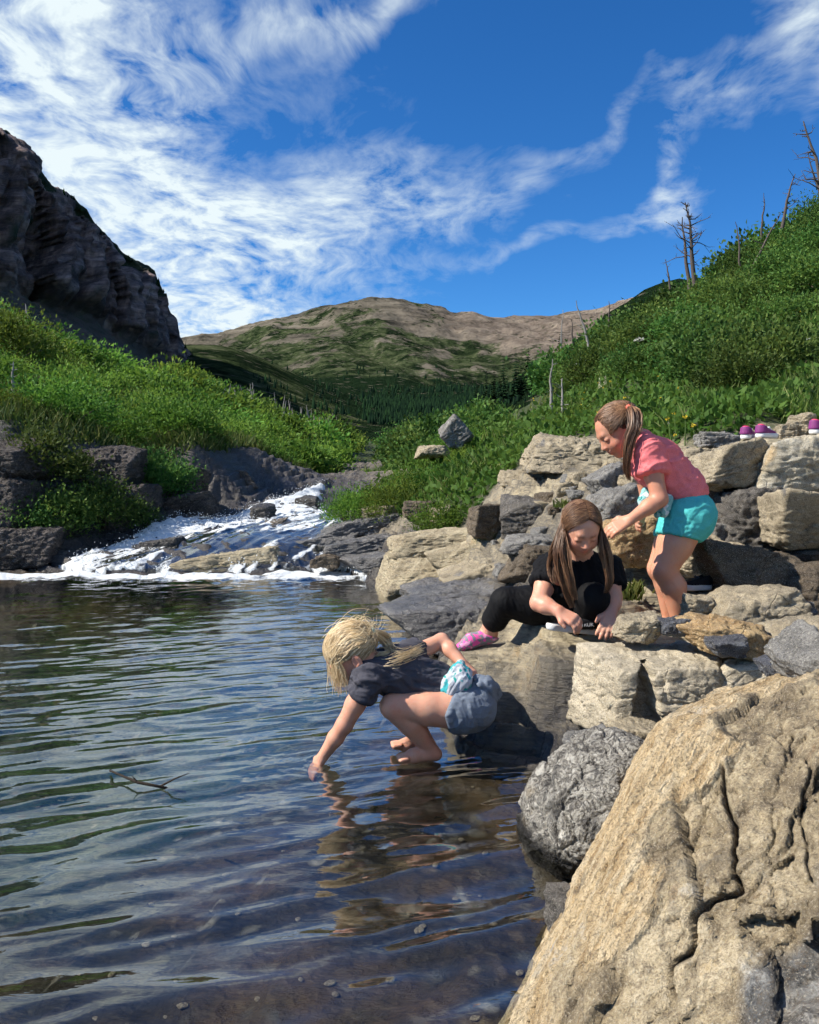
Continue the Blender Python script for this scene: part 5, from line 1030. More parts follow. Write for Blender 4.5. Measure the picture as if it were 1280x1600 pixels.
G1 = [L1(*tie * .47 + np.array([0, -.05, .12])), P(606, 1006, 2.70), P(612, 1018, 2.68), P(600, 1026, 2.64), P(589, 1022, 2.65), P(585, 1031, 2.64), P(596, 1039, 2.63), P(614, 1036, 2.61), P(632, 1030, 2.63), P(646, 1023, 2.65)]
G2 = [G1[0], P(608, 1008, 2.72), P(616, 1022, 2.70), P(608, 1033, 2.665), P(620, 1034, 2.62), P(638, 1026, 2.65), P(652, 1016, 2.68), P(664, 1011, 2.70)]
G3 = [G1[0], P(607, 994, 2.73), P(609, 1002, 2.74), P(604, 1006, 2.72), P(620, 1028, 2.64), P(640, 1024, 2.66), P(655, 1018, 2.68)]
for i in range(n):
    g = [G1, G2, G3][int(rng.integers(0, 20)) // 8 if rng.random() < .9 else 2]; q = along_poly(g, tq * rng.uniform(.7, 1)); o = rng.normal(size=3) * .006
    q = q + o * (.35 + 1.1 * tq[:, None]) + .002 * np.stack([np.sin(tq * 11 + rng.random() * 6), np.cos(tq * 9 + rng.random() * 6), np.sin(tq * 8 + rng.random() * 6)], -1) * tq[:, None] * 2; Q.append(q)
pt1 = strands('pony_tail', np.array(Q), H_blond, g1, .0014, .0006, .3 + .7 * rng.random(n))
T = Body([G1[0]], .002, .04); T.ell(G1[0] + np.array([.004, 0, 0]), np.eye(3), (.010, .012, .010), .004); garment('hair_tie', T, pt1, M_mint)

# --- girl with long brown hair crouching on the slab, pulling on a black shoe
g2 = person('girl in black with long brown hair crouching on the slab, pulling on a shoe', (float(P(905, 990, 3.05)[0]), 3.05, .32))
hc = P(908, 825, 2.96); s = .180; fw, up = np.array([.10, -.84, -.54]), np.array([.03, -.54, .84])
nk = P(907, 876, 3.07); shR, shL = P(860, 889, 3.09), P(950, 892, 3.09); ch, wa, pe = P(906, 912, 3.09), P(906, 945, 3.18), P(900, 968, 3.24)
elR, wrR, haR = P(842, 942, 2.99), P(872, 954, 2.93), P(889, 964, 2.91)
elL, wrL, haL = P(959, 934, 3.02), P(955, 957, 2.96), P(952, 968, 2.935)
hpR, knR, anR, toR = P(868, 950, 3.22), P(790, 940, 3.20), P(763, 985, 3.28), P(724, 1009, 3.25)
hpL, knL, anL, toL = P(930, 955, 3.22), P(926, 936, 2.99), P(914, 972, 3.04), P(868, 982, 2.97)
B = Body([hc, shR, shL, pe, toR, toL, haL, haR], .0034); mk = []
r_, f_, u_, L2 = head(B, hc, fw, up, s, False, mk)
B.cone(L2(0, -.14, -.22), nk, .042, .046, .02); B.cone(nk, ch, .05, .075, .03); B.cone(ch, wa, .085, .08, .03); B.cone(wa, pe, .08, .09, .03); B.cone(shR, shL, .045, .045, .03)
B.chain([shR, shR * .5 + elR * .5, elR], [.042, .037, .031]); B.chain([elR, elR * .6 + wrR * .4, wrR], [.031, .0305, .0205]); hand(B, wrR, haR - wrR, [.1, -.6, .7], .125, .62, .2, thumb=1)
B.chain([shL, shL * .5 + elL * .5, elL], [.042, .037, .030]); B.chain([elL, elL * .6 + wrL * .4, wrL], [.030, .0295, .0205]); hand(B, wrL, haL - wrL, [.05, -.7, .5], .125, .42, .35, thumb=1)
B.chain([hpR, knR], [.075, .05]); B.chain([knR, knR * .6 + anR * .4, anR], [.048, .046, .029]); B.chain([hpL, knL], [.075, .052]); B.chain([knL, knL * .6 + anL * .4, anL], [.048, .046, .030])
B.cone(anR + np.array([.012, 0, -.015]), anR * .3 + toR * .7, .028, .022, .02); B.cone(anL + np.array([.01, 0, -.02]), anL * .4 + toL * .6, .026, .022, .02)
mk += [('red', L2(0, .45, -.12), .10 * s), ('red', elR, .04), ('red', wrR, .05), ('red', wrL, .05)]
skin_mesh('body', B, g2, SK1, mk)
T = Body([shR, shL, pe, nk], .004, .16)
T.cone(nk + np.array([0, 0, -.01]), ch, .058, .085, .03); T.cone(shR, shL, .050, .050, .03); T.cone(ch + np.array([-.045, 0, 0]), wa + np.array([-.04, 0, 0]), .085, .085, .05); T.cone(ch + np.array([.045, 0, 0]), wa + np.array([.04, 0, 0]), .085, .085, .05); T.cone(wa, pe, .10, .10, .04)
T.cone(shR, shR * .52 + elR * .48, .050, .052, .015, False, elR - shR); T.cone(shL, shL * .38 + elL * .62, .050, .051, .015, False, elL - shL)
garment('shirt', T, g2, C_black, [((.1, 0, -1), 24, .009, 12, 6, .03), ((.5, .2, -.6), 50, .0034, 2, 4, .03)])
T = Body([hpR, hpL, knR, knL, anR, pe], .004, .14)
T.chain([hpR, hpR * .5 + knR * .5, knR], [.085, .072, .057], .02); T.chain([knR, knR * .40 + anR * .60], [.056, .051], .012); T.chain([hpL, knL], [.082, .060], .02); T.chain([knL, knL * .45 + anL * .55], [.058, .052], .012); T.ell(pe, np.eye(3), (.11, .10, .095), .03)
garment('leggings', T, g2, C_legg, [((.3, .2, -1), 45, .0022, 4, 5, .03)])
# print on the chest
v = []; cpt = P(869, 908, 2.99)
T = Body([cpt], .003, .06); T.ell(P(868, 905, 2.985), np.eye(3), (.020, .012, .016), .01); T.ell(P(874, 911, 2.98), np.eye(3), (.012, .010, .010), .01)
garment('chest_print', T, g2, flat_mat('rust_print', (.26, .09, .05)))
T = Body([hc], .004, .18); ax = np.array([r_, f_, u_]); T.ell(L2(0, -.05, .12), ax, (.378 * s, .46 * s, .40 * s), .01); T.cut(L2(0, .14, .30), f_ * .85 - u_ * .5); T.cut(L2(0, -.12, -.15), f_ * .3 - u_); garment('hair_cap', T, g2, H_brown)
Q = []; tones = []; tq1 = np.linspace(0, 1, 12); tq2 = np.linspace(0, 1, 20)
GL = [P(868, 832, 2.93), P(866, 856, 2.91), P(870, 884, 2.91), P(880, 914, 2.90), P(890, 940, 2.90), P(895, 950, 2.90)]
GL2 = [P(882, 830, 2.885), P(882, 856, 2.875), P(886, 884, 2.88), P(893, 912, 2.885), P(899, 938, 2.89)]
GR = [P(943, 832, 2.93), P(946, 856, 2.915), P(951, 884, 2.92), P(953, 908, 2.92), P(947, 926, 2.93)]
GB = [P(866, 842, 2.98), P(861, 868, 3.0), P(858, 890, 2.99), P(866, 912, 2.95)]
for i in range(2300):
    side = -1 if rng.random() < .58 else 1
    y0 = rng.uniform(-.85, .70); zz = math.sqrt(max(0, 1 - y0 * y0)); root = np.array([[-side * .03 + rng.normal() * .02 - .05, y0, zz]])
    tdir = np.array([-side * 1.0, rng.uniform(-.30, .34), rng.uniform(-.45, -.05)])
    a = scalp_paths(L2, s, root, tdir, 1, 12, .05, wave=.008)[0]
    g = (GR if side > 0 else (GL if rng.random() < .6 else (GL2 if rng.random() < .7 else GB))); b = along_poly(g, tq2 * rng.uniform(.75, 1.0)); cl = int(rng.integers(0, 9)); off = a[-1] - b[0]
    clump = np.array([math.sin(cl * 2.3) * .020, math.cos(cl * 1.7) * .012, 0]) + rng.normal(size=3) * .005
    b = b + off[None] * (1 - tq2[:, None]) ** 1.6 * .9 + clump[None] * (np.minimum(1, tq2 * 2.2))[:, None] * (1.05 - .75 * tq2[:, None]) + .0035 * np.stack([np.sin(tq2 * 9 + cl), np.cos(tq2 * 7 + cl), 0 * tq2], -1) * tq2[:, None]
    Q.append(np.concatenate([a[:-1], b[1:]])); tones.append(np.clip(.15 + .09 * cl + rng.normal() * .14, 0, 1))
strands('hair', push_out(np.array(Q), L2, s), H_brown, g2, .0014, .0005, np.array(tones))
sh2 = sneaker(g2, P(928, 991, 3.06), P(855, 984, 2.95), .068, .062, M_blk, M_white)
for c in list(g2.children):
    if c.name.split('.')[0] == 'sole': c['label'] = 'white moulded sole of the black shoe'
M_txt = flat_mat('white_print', (.75, .75, .75))
cu = bpy.data.curves.new('lettering', 'FONT'); cu.body = 'TRUK'; cu.size = .019; cu.extrude = .0008; cu.align_x = 'CENTER'; cu.materials.append(M_txt)
tmp = bpy.data.objects.new('tmp', cu); COL.objects.link(tmp); bpy.context.view_layer.update(); lme = bpy.data.meshes.new_from_object(tmp.evaluated_get(bpy.context.evaluated_depsgraph_get())); bpy.data.objects.remove(tmp)
lt = bpy.data.objects.new('lettering', lme); COL.objects.link(lt); lt.location = P(918, 979, 2.965); lt.rotation_euler = (math.radians(82), 0, math.radians(8)); lt.parent = g2
T = Body([P(900, 978, 2.9)], .003, .08); T.cone(P(905, 972, 2.99), P(925, 972, 3.0), .028, .030, .01); T.cut(P(915, 965, 3.0), (0, 0, 1)); garment('ankle_strap', T, g2, M_blk)
shp = np.asarray(anR); T = Body([toR, anR], .003, .09)
h0, h1 = anR + np.array([.014, 0, -.018]), anR * .3 + toR * .7
T.cone(h0, h1, .033, .028, .02); T.cone(h1, toR + (toR - anR) * .12, .028, .019, .02); T.cut(anR + np.array([0, 0, -.012]), unit(np.array([.42, 0, 1])))
garment('water_shoe', T, g2, M_pshoe, label='pink and grey patterned water shoe')

# --- girl in coral shirt and turquoise shorts, bending forward
g3 = person('girl in coral shirt and turquoise shorts bending forward over the rocks', (float(P(1055, 975, 3.32)[0]), 3.32, .31))
hc = P(967, 671, 3.35); s = .205; fw, up = np.array([-.80, -.10, -.58]), np.array([-.58, 0, .80])
nk = P(1000, 692, 3.36); shN, shF = P(1012, 706, 3.25), P(998, 700, 3.46); ch, wa, pe = P(1024, 722, 3.36), P(1062, 766, 3.36), P(1074, 802, 3.36)
elN, wrN, haN = P(1031, 780, 3.21), P(985, 812, 3.19), P(968, 821, 3.19); elF, wrF, haF = P(1012, 778, 3.50), P(1006, 800, 3.44), P(1000, 808, 3.42)
hpN, knN, anN = P(1072, 812, 3.29), P(1037, 890, 3.27), P(1060, 966, 3.28); hpF, knF, anF = P(1068, 812, 3.43), P(1031, 888, 3.41), P(1046, 962, 3.42)
toN, toF = anN + np.array([-.13, -.02, -.055]), anF + np.array([-.13, -.01, -.055])
B = Body([hc, haN, toN, toF, pe, P(1115, 800, 3.36), shF], .0034); mk = []
r_, f_, u_, L3 = head(B, hc, fw, up, s, True, mk)
B.cone(L3(0, -.14, -.22), nk, .042, .044, .02); B.cone(nk, ch, .05, .075, .03); B.cone(ch, wa, .078, .070, .03); B.cone(wa, pe, .072, .088, .03); B.cone(shN, shF, .042, .042, .03)
B.chain([shN, shN * .5 + elN * .5, elN], [.041, .0365, .031]); B.chain([elN, elN * .62 + wrN * .38, wrN], [.031, .030, .0195]); hand(B, wrN, haN - wrN, [-.25, -.75, .55], .125, .42, .12, thumb=1)
B.chain([shF, elF, wrF], [.040, .030, .020]); hand(B, wrF, haF - wrF, [-.3, .7, .4], .12, .5, .15)
for hp, kn, an, to in ((hpN, knN, anN, toN), (hpF, knF, anF, toF)):
    B.chain([hp, hp * .5 + kn * .5, kn], [.084, .070, .050], .012); B.chain([kn, kn * .65 + an * .35 + np.array([.018, 0, 0]), an], [.047, .050, .030], .012)
    B.cone(an + np.array([.015, 0, -.035]), to, .027, .018, .02)
mk += [('red', knN, .05), ('red', elN, .045), ('red', L3(.3, .2, -.25), .2 * s)]
skin_mesh('body', B, g3, SK2, mk)
T = Body([shN, shF, pe, nk, elN], .004, .15)
T.cone(nk + np.array([.004, 0, -.006]), ch, .054, .084, .03); T.cone(shN, shF, .055, .053, .03); T.cone(ch + np.array([0, -.045, 0]), wa + np.array([0, -.04, 0]), .080, .080, .05); T.cone(ch + np.array([0, .045, 0]), wa + np.array([0, .04, 0]), .080, .080, .05); T.cone(wa, wa * .6 + pe * .4, .088, .092, .04)
T.cone(shN, shN * .55 + elN * .45, .055, .060, .012, False, elN - shN + np.array([-.02, 0, .02])); T.cone(shF, shF * .55 + elF * .45, .054, .056, .018, False, elF - shF)
T.cut(wa * .70 + pe * .30, unit(pe - wa + np.array([-.01, 0, -.02])))
garment('shirt', T, g3, C_coral, [(wa - ch, 18, .006, 21, 6, .03), ((.9, .1, .25), 26, .0075, 5, 6, .03)])
T = Body([pe, hpN, hpF, knN], .004, .17)
T.cone(wa * .6 + pe * .4, pe, .088, .100, .03); T.ell(P(1080, 806, 3.29), np.eye(3), (.095, .085, .095), .03); T.ell(P(1080, 806, 3.43), np.eye(3), (.095, .085, .095), .03)
T.cone(hpN, hpN * .60 + knN * .40, .096, .084, .02); T.cone(hpF, hpF * .60 + knF * .40, .094, .082, .02); T.cut(hpN * .66 + knN * .34, unit(knN - hpN + np.array([.05, 0, 0]))); T.cut(wa * .80 + pe * .20, unit(wa - pe))
garment('shorts', T, g3, C_teal, [((.35, .1, 1), 22, .0042, 41, 5, .04), ((1, 0, .1), 46, .0030, 44, 5, .03)])
T = Body([P(1008, 780, 3.3), P(1035, 800, 3.26)], .0035, .09); T.chain([P(1010, 768, 3.36), P(1008, 784, 3.34), P(1014, 794, 3.33)], [.018, .022, .014], .02); T.chain([P(1042, 780, 3.24), P(1036, 798, 3.235), P(1028, 804, 3.23)], [.02, .018, .012], .02)
garment('waist_cloth', T, g3, C_tealw, [((.2, 0, 1), 55, .005, 6, 5, .02)])
T = Body([hc], .004, .18); ax = np.array([r_, f_, u_]); T.ell(L3(0, -.05, .12), ax, (.374 * s, .462 * s, .395 * s), .01); T.cut(L3(0, .18, .24), f_ * .85 - u_ * .45); T.cut(L3(0, -.14, -.08), f_ * .3 - u_); garment('hair_cap', T, g3, H_brown)
camside = 1 if r_[1] < 0 else -1
tie = np.array([camside * .80, -.52, .35]); n = 1500
root = dirs(n, lambda q: (q[:, 2] > -.2) & (q[:, 1] < .72) & (q[:, 0] * camside > -.25)); strands('hair', scalp_paths(L3, s, root, tie, n, 13, .04, wave=.018), H_brown, g3, .0012, .0009)
n = 400; root = dirs(n, lambda q: (q[:, 2] > -.2) & (q[:, 1] < .72) & (q[:, 0] * camside < .15)); strands('far_hair', scalp_paths(L3, s, root, np.array([-camside * .80, -.52, .35]), n, 13, .035, wave=.012), H_brown, g3, .0017, .0013)
tp = L3(*(tie / np.linalg.norm(tie) * np.array([.40, .49, .42]) + np.array([0, -.05, .12]))); Q = []; tq = np.linspace(0, 1, 22)
tpx = np.array(px_of(tp[None]))[:, 0]
for i in range(300):
    g = [tp, tp + np.array([.012, -.03, .0]), P(tpx[0] + 12, tpx[1] + 26, 3.22), P(983, 690, 3.21), P(981, 714, 3.21), P(978, 736, 3.22), P(984, 752, 3.23)]; q = along_poly(g, tq * rng.uniform(.65, 1)); o = rng.normal(size=3) * np.array([.011, .008, .004])
    q = q + o * (np.interp(tq, [0, .15, .5, 1], [.2, 1, 1, .5]))[:, None] + .003 * np.stack([np.sin(tq * 8 + i), np.cos(tq * 7 + i), 0 * tq], -1) * tq[:, None]; Q.append(q)
pt3 = strands('pony_tail', np.array(Q), H_brown, g3, .0017, .0006)
T = Body([tp], .002, .04); T.ell(tp, np.eye(3), (.012, .012, .012), .004); garment('hair_tie', T, pt3, M_tie)
for g in (g1, g2, g3): rebase(g)

# ------------------------------------------------------------------ shoes lying about
def loose_shoe(label, heel, toe, W, H, up_m, so_m, lining=None, lace=None, group=None):
    o = empty('shoe', tuple(heel)); tag(o, label, 'shoe', group); so, upo, d, sd, u = sneaker(o, heel, toe, W, H, up_m, so_m)
    if lining is not None:
        T = Body([heel], .003, .12); T.cone(heel + d * W * .46 + u * (H - .004), heel + d * W * .9 + u * (H - .008), W * .30, W * .24, .01); T.cut(heel + u * (H + .006), u + d * .25); T.cut(heel + u * (H - .016), -u); garment('lining', T, upo, lining)
    if lace is not None:
        for k in range(3): T = Body([heel], .003, .2); q = heel + d * np.linalg.norm(toe - heel) * (.48 + .09 * k) + u * (H * .78 - .010 * k); T.cone(q - sd * W * .2, q + sd * W * .2, .006, .006, .002); garment('lace', T, upo, lace)
    rebase(o); return o
def on(px, py, Y): return P(px, py, Y)
pd = np.array([.10, .13, .0])
loose_shoe('purple shoe with pink lining, outer one of the pair on the rocks', on(1163, 686, 4.0), on(1163, 686, 4.0) + pd, .058, .062, M_purp, M_white, M_pinkl, M_lace, 'purple shoes drying on the stack')
loose_shoe('purple shoe with pale laces, inner one of the pair on the rocks', on(1185, 684, 3.97), on(1185, 684, 3.97) + pd + np.array([.03, -.02, 0]), .060, .064, M_purp, M_white, M_pinkl, M_lace, 'purple shoes drying on the stack')
loose_shoe('purple shoe with red lining alone at the frame edge', on(1268, 678, 3.9), on(1268, 678, 3.9) + pd + np.array([.05, -.04, 0]), .062, .068, M_purp, M_white, M_pinkl, M_lace, 'purple shoes drying on the stack')
loose_shoe('black trainer with white sole behind the bare legs', on(1112, 921, 3.50), on(1112, 921, 3.50) + np.array([-.14, -.02, .0]), .066, .07, M_blk, M_white, None, M_slate)
loose_shoe('slate grey shoe lying under the crouching girl hand', on(938, 984, 2.99), on(938, 984, 2.99) + np.array([.13, .02, .006]), .058, .036, M_slate, M_slate)
# ------------------------------------------------------------------ plants
def leaf_material(name, c0, c1, c2, trans=.35):
    m, t, p = material(name); tree = m.node_tree; out = [n for n in tree.nodes if n.type == 'OUTPUT_MATERIAL'][0]
    r = t.attr('tone').outputs['Fac']; oi = t.n('ShaderNodeObjectInfo').outputs['Random']
    c = t.ramp(r, [(0, c0), (.5, c1), (1, c2)])
    hs = t.n('ShaderNodeHueSaturation'); t.set(hs.inputs['Hue'], t.mr(oi, 0, 1, .465, .525)); t.set(hs.inputs['Value'], t.mr(t.m('FRACT', t.m('MULTIPLY', oi, 7.31)), 0, 1, .55, 1.4)); t.set(hs.inputs['Color'], c)
    t.set(p.inputs['Base Color'], hs.outputs[0]); p.inputs['Roughness'].default_value = .6; p.inputs['Specular IOR Level'].default_value = .14
    tl = t.n('ShaderNodeBsdfTranslucent'); hs2 = t.n('ShaderNodeHueSaturation'); hs2.inputs['Value'].default_value = 1.5; hs2.inputs['Hue'].default_value = .485; t.set(hs2.inputs['Color'], hs.outputs[0]); t.set(tl.inputs['Color'], hs2.outputs[0])
    mx = t.n('ShaderNodeMixShader'); mx.inputs[0].default_value = trans; t.set(mx.inputs[1], p.outputs[0]); t.set(mx.inputs[2], tl.outputs[0]); t.set(out.inputs['Surface'], mx.outputs[0]); return m
LF_willow = leaf_material('willow_leaf', (.030, .080, .012), (.082, .178, .024), (.17, .285, .05))
LF_alder = leaf_material('alder_leaf', (.024, .064, .014), (.066, .142, .028), (.14, .225, .05), .28)
LF_herb = leaf_material('herb_leaf', (.034, .095, .016), (.078, .19, .030), (.15, .28, .055))
LF_grass = leaf_material('grass_blade', (.040, .075, .014), (.085, .14, .03), (.20, .22, .075))

def bark(name, a, b):
    m, t, p = material(name); q = objco(t); t.set(p.inputs['Base Color'], t.mix(t.noise(t.scale(q, (8, 8, 1.5)), 3, 5, .65), a, b)); p.inputs['Roughness'].default_value = .9
    t.set(p.inputs['Normal'], t.bump(t.noise(t.scale(q, (10, 10, 1)), 5, 5), .6, .01)); return m
M_bark = bark('shrub_bark', (.05, .036, .025), (.13, .105, .08)); M_snag = bark('weathered_snag', (.16, .145, .13), (.36, .34, .31)); M_snagd = bark('dark_snag', (.045, .035, .03), (.14, .115, .10))
def leaves(c, out, L, Wd, seed):
    r = np.random.default_rng(seed); n = len(c); a = out + r.normal(size=(n, 3)) * .75; a /= np.linalg.norm(a, axis=1)[:, None] + 1e-9
    nn = r.normal(size=(n, 3)) + np.array([0, 0, .9]); sd = np.cross(a, nn); sd /= np.linalg.norm(sd, axis=1)[:, None] + 1e-9; nr = np.cross(sd, a)
    L = np.broadcast_to(L, (n,))[:, None] * r.uniform(.65, 1.2, (n, 1)); w = L * Wd
    v = np.stack([c, c + a * L * .45 + sd * w * .5 - nr * w * .12, c + a * L, c + a * L * .45 - sd * w * .5 - nr * w * .12], 1).reshape(-1, 3)
    f = np.arange(4 * n).reshape(-1, 4); return v, f
def tubes(lines, rads, sides=5):
    vs, fs, k = [], [], 0
    for pts, rr_ in zip(lines, rads):
        pts = np.asarray(pts, float); n = len(pts); tg = np.gradient(pts, axis=0); tg /= np.linalg.norm(tg, axis=1)[:, None] + 1e-9
        up = np.cross(tg, [.3, .9, .1]); up /= np.linalg.norm(up, axis=1)[:, None] + 1e-9; sd = np.cross(tg, up); rr_ = np.interp(np.linspace(0, 1, n), np.linspace(0, 1, len(rr_)), rr_)
        a = np.arange(sides) * 2 * math.pi / sides; ring = pts[:, None] + rr_[:, None, None] * (np.cos(a)[None, :, None] * up[:, None] + np.sin(a)[None, :, None] * sd[:, None])
        vs.append(ring.reshape(-1, 3)); i = np.arange(n - 1)[:, None] * sides + np.arange(sides)[None]; j = np.arange(n - 1)[:, None] * sides + (np.arange(sides)[None] + 1) % sides
        fs.append(np.stack([i, j, j + sides, i + sides], -1).reshape(-1, 4) + k); k += n * sides
    return np.concatenate(vs), np.concatenate(fs)
def shrub_parts(seed, nl, L, Wd, flat=.8, nc=70):
    r = np.random.default_rng(seed); d = r.normal(size=(nc, 3)); d[:, 2] = np.abs(d[:, 2]) * 1.0 + .05; d /= np.linalg.norm(d, axis=1)[:, None]
    rad = (.55 + .45 * r.random(nc)) * (1 + .22 * noise(d * 1.7 + seed)); cc = d * rad[:, None] * np.array([1, 1, flat]) + np.array([0, 0, .12])
    i = r.integers(0, nc, nl); sg = r.uniform(.10, .24, nc); c = cc[i] + r.normal(size=(nl, 3)) * sg[i][:, None] * np.array([1, 1, .8])
    up = r.random(nl) < .12; c[up] += np.stack([0 * c[up, 0], 0 * c[up, 0], r.uniform(.05, .30, up.sum())], -1)
    c[:, 2] = np.maximum(c[:, 2], -.1)
    out = c / (np.linalg.norm(c, axis=1)[:, None] + 1e-6) + np.array([0, 0, .35])
    v, f = leaves(c, out, L, Wd, seed + 1); tone = np.clip(r.random(nc)[i] * .55 + r.random(nl) * .45, 0, 1)
    lines, rads = [], []
    for k in range(9):
        e = cc[r.integers(0, nc)]; m_ = e * .5 + r.normal(size=3) * .08; lines.append([np.array([r.normal() * .06, r.normal() * .06, -.15]), m_, e]); rads.append([.022, .014, .004])
    return (v, f, np.repeat(tone, 4)), tubes(lines, rads, 4)
def shrub_protos(tagn, mat, seeds, nl, L, Wd, flat=.8):
    out = []
    for sd in seeds:
        (v, f, tn), (tv, tf) = shrub_parts(sd, nl, L, Wd, flat); out.append((mesh(tagn + '_crown', v, f, mat, smooth=False, attrs={'tone': tn}, link=False), mesh(tagn + '_stem', tv, tf, M_bark, link=False)))
    return out
PW = shrub_protos('willow', LF_willow, (1, 2, 3, 4), 5200, .085, .42); PA = shrub_protos('alder', LF_alder, (11, 12, 13, 14), 5200, .085, .62, .95)
PWf = shrub_protos('far_willow', LF_willow, (21, 22, 23), 1900, .15, .5); PAf = shrub_protos('far_alder', LF_alder, (31, 32, 33), 1900, .15, .6, .95)
def place_shrub(name, label, cat, group, proto, x, y, r, hz=1.0, stem=True, z=None):
    z = gz(x, y) if z is None else z; rz = float(rng.uniform(0, 6.28)); o = empty(name, (x, y, z)); o.rotation_euler = (0, 0, rz); o.scale = (r, r, r * hz); tag(o, label, cat, group)
    obj('crown', proto[0], o)
    if stem: obj('stem', proto[1], o)
    return o
def scatter(n, xr, yr, accept, rad, seed):
    r = np.random.default_rng(seed); x = r.uniform(*xr, n); y = np.exp(r.uniform(math.log(yr[0]), math.log(yr[1]), n)); z, g = ground(x, y, False)
    hx_, hy_ = px_of(np.stack([x, y, z], -1)); ok = accept(x, y, z, g, hx_, hy_) & (hx_ > -160) & (hx_ < 1440); keep = []
    for i in np.nonzero(ok)[0]:
        if keep:
            kk = np.array(keep)
            if ((x[kk] - x[i]) ** 2 + (y[kk] - y[i]) ** 2 < ((rad(y[kk]) + rad(y[i])) * .62) ** 2).any(): continue
        keep.append(i)
    out = []
    for i in keep:      # leave out bushes wholly behind the near slopes
        h_ = z[i] + rad(y[i]) * 1.15; w = np.linspace(.25, .97, 50); zz, gg_ = ground(x[i] * w, y[i] * w, False)
        if (zz + gg_ * .45 * rad(y[i] * w) > CH + (h_ - CH) * w).any() or (y[i] > 62 and not 420 < hx_[i] < 740): continue
        out.append((x[i], y[i], z[i], rad(y[i]) * r.uniform(.65, 1.35)))
    return out
def stream_x(y): return np.interp(y, [6, 8, 10, 14, 19, 27, 60], [-1.6, -1.6, -1.5, -1.35, -1.5, -1.7, -3.5])
# left bank thicket
lft = scatter(6500, (-40, 0), (8.2, 105), lambda x, y, z, g, a, b: (g > .62) & (x < stream_x(y) - .6 - .02 * y) & (z > .8), lambda y: np.clip(.42 + .020 * y, .45, 1.9), 5)
for (x, y, z, r) in lft:
    far = y > 21; pr = (PWf if far else PW)[int(rng.integers(0, 3))]
    place_shrub('willow_shrub', 'yellow green willow bush in the dense thicket on the bank opposite the girls' if not far else 'willow bush far up the thicket opposite the girls', 'shrub', 'willow thicket across the stream' if not far else 'far willow thicket across the stream', pr, float(x), float(y), float(r), rng.uniform(.75, 1.05), not far, float(z) - .1)
# bushes hanging on the dark cliff
for i, (px, py, Y, r, lb) in enumerate(((95, 800, 8.6, .42, 'grey green bush clinging to the dark cliff above the waterline'), (165, 790, 8.9, .40, 'bush spilling down the cliff beside the grey green one'), (20, 810, 8.2, .34, 'bright bush low on the cliff at the frame edge'), (245, 745, 10.3, .5, 'dark bush hanging over the cliff halfway to the cascade'), (215, 805, 9.3, .26, 'small bush at the cliff foot near the ledge'), (70, 720, 8.8, .5, 'dark bush at the rim of the cliff'))):
    q = P(px, py, Y); place_shrub('cliff_bush', lb, 'bush', 'bushes on the dark cliff', PA[i % 4], float(q[0]), float(q[1]), r, 1.0, True, float(q[2]) - r * .5)
# right slope
def right_ok(x, y, z, g, a, b):
    grass = (a > 1130) & (b > 470 + (1280 - a) * .75); path = (b > 615 - (a - 700) * .02) & (a > 760)
    return (g > .6) & (x > stream_x(y) + .9 + .02 * y) & ~grass & ~path & (y > 7.5)
rgt = scatter(6500, (-4, 34), (7.5, 105), right_ok, lambda y: np.clip(.36 + .020 * y, .40, 1.8), 9)
for (x, y, z, r) in rgt:
    far = y > 21; pr = (PAf if far else PA)[int(rng.integers(0, 3))]; q = px_of(np.array([[x, y, z]])); low = q[0][0] < 860 and y < 21
    if low: pr = PW[int(rng.integers(0, 4))]; r *= .62
    lb = 'dark green leafy bush on the slope above the girls' if not far else 'dark bush near the crest of the slope above the girls'
    if low: lb = 'low bright bush on the grassy bank beside the cascade'
    place_shrub('alder_shrub' if not low else 'willow_shrub', lb, 'shrub', 'bushes on the slope above the girls' if not (far or low) else ('crest bushes above the girls' if far else 'low bushes beside the cascade'), pr, float(x), float(y), float(r), rng.uniform(.75, 1.0), not far, float(z) - .1)
for i, (px, py, Y, r, lb) in enumerate(((1215, 545, 8.3, .62, 'large dark bush overhanging the grass at the frame edge'), (1130, 500, 11, .8, 'big round dark bush in the middle of the slope'), (1160, 590, 7.6, .42, 'dark bush just above the bare soil bank'), (765, 815, 5.75, .10, 'small leafy tuft growing between the square blocks'), (690, 790, 6.9, .28, 'bush rooted at the edge of the cream slabs'), (560, 775, 8.6, .36, 'bush overhanging the white water'), (620, 762, 8.3, .36, 'leafy bush at the grass edge by the cascade'), (900, 600, 8.6, .32, 'bright leafy bush behind the coral shirted girl head'))):
    q = P(px, py, Y); place_shrub('leafy_bush', lb, 'bush', None, (PA if i < 3 else PW)[i % 4], float(q[0]), float(q[1]), r, 1.0, True, gz(float(q[0]), float(q[1])) - .03)

# herbs and grass: uncountable ground cover
def cover(n, seed, yr=(4.2, 22)):
    r = np.random.default_rng(seed); y = np.exp(r.uniform(math.log(yr[0]), math.log(yr[1]), n)); x = r.uniform(-.55, .68, n) * y; z, g = ground(x, y, False); k = (g > .38 + .25 * noise(xyz(x * 2, y * 2, 0 * x))) & (x > stream_x(y) + .4); return x[k], y[k], z[k]
x, y, z = cover(80000, 3); h = np.abs(noise(xyz(x * 1.6, y * 1.6, 0 * x))); r = np.random.default_rng(4); hh = (.05 + .28 * h) * np.clip(y / 8, .5, 1.3)
c = np.stack([x, y, z + hh * r.random(len(x))], -1); v, f = leaves(c, np.tile([0, 0, .7], (len(x), 1)), .034 + .0055 * y, .58, 6)
tag(mesh('ground_cover', v, f, LF_herb, smooth=False, attrs={'tone': np.repeat(np.clip(.25 + .6 * h + .3 * r.random(len(x)), 0, 1), 4)}), 'low leafy herbs covering the slope', 'herbs', kind='stuff')
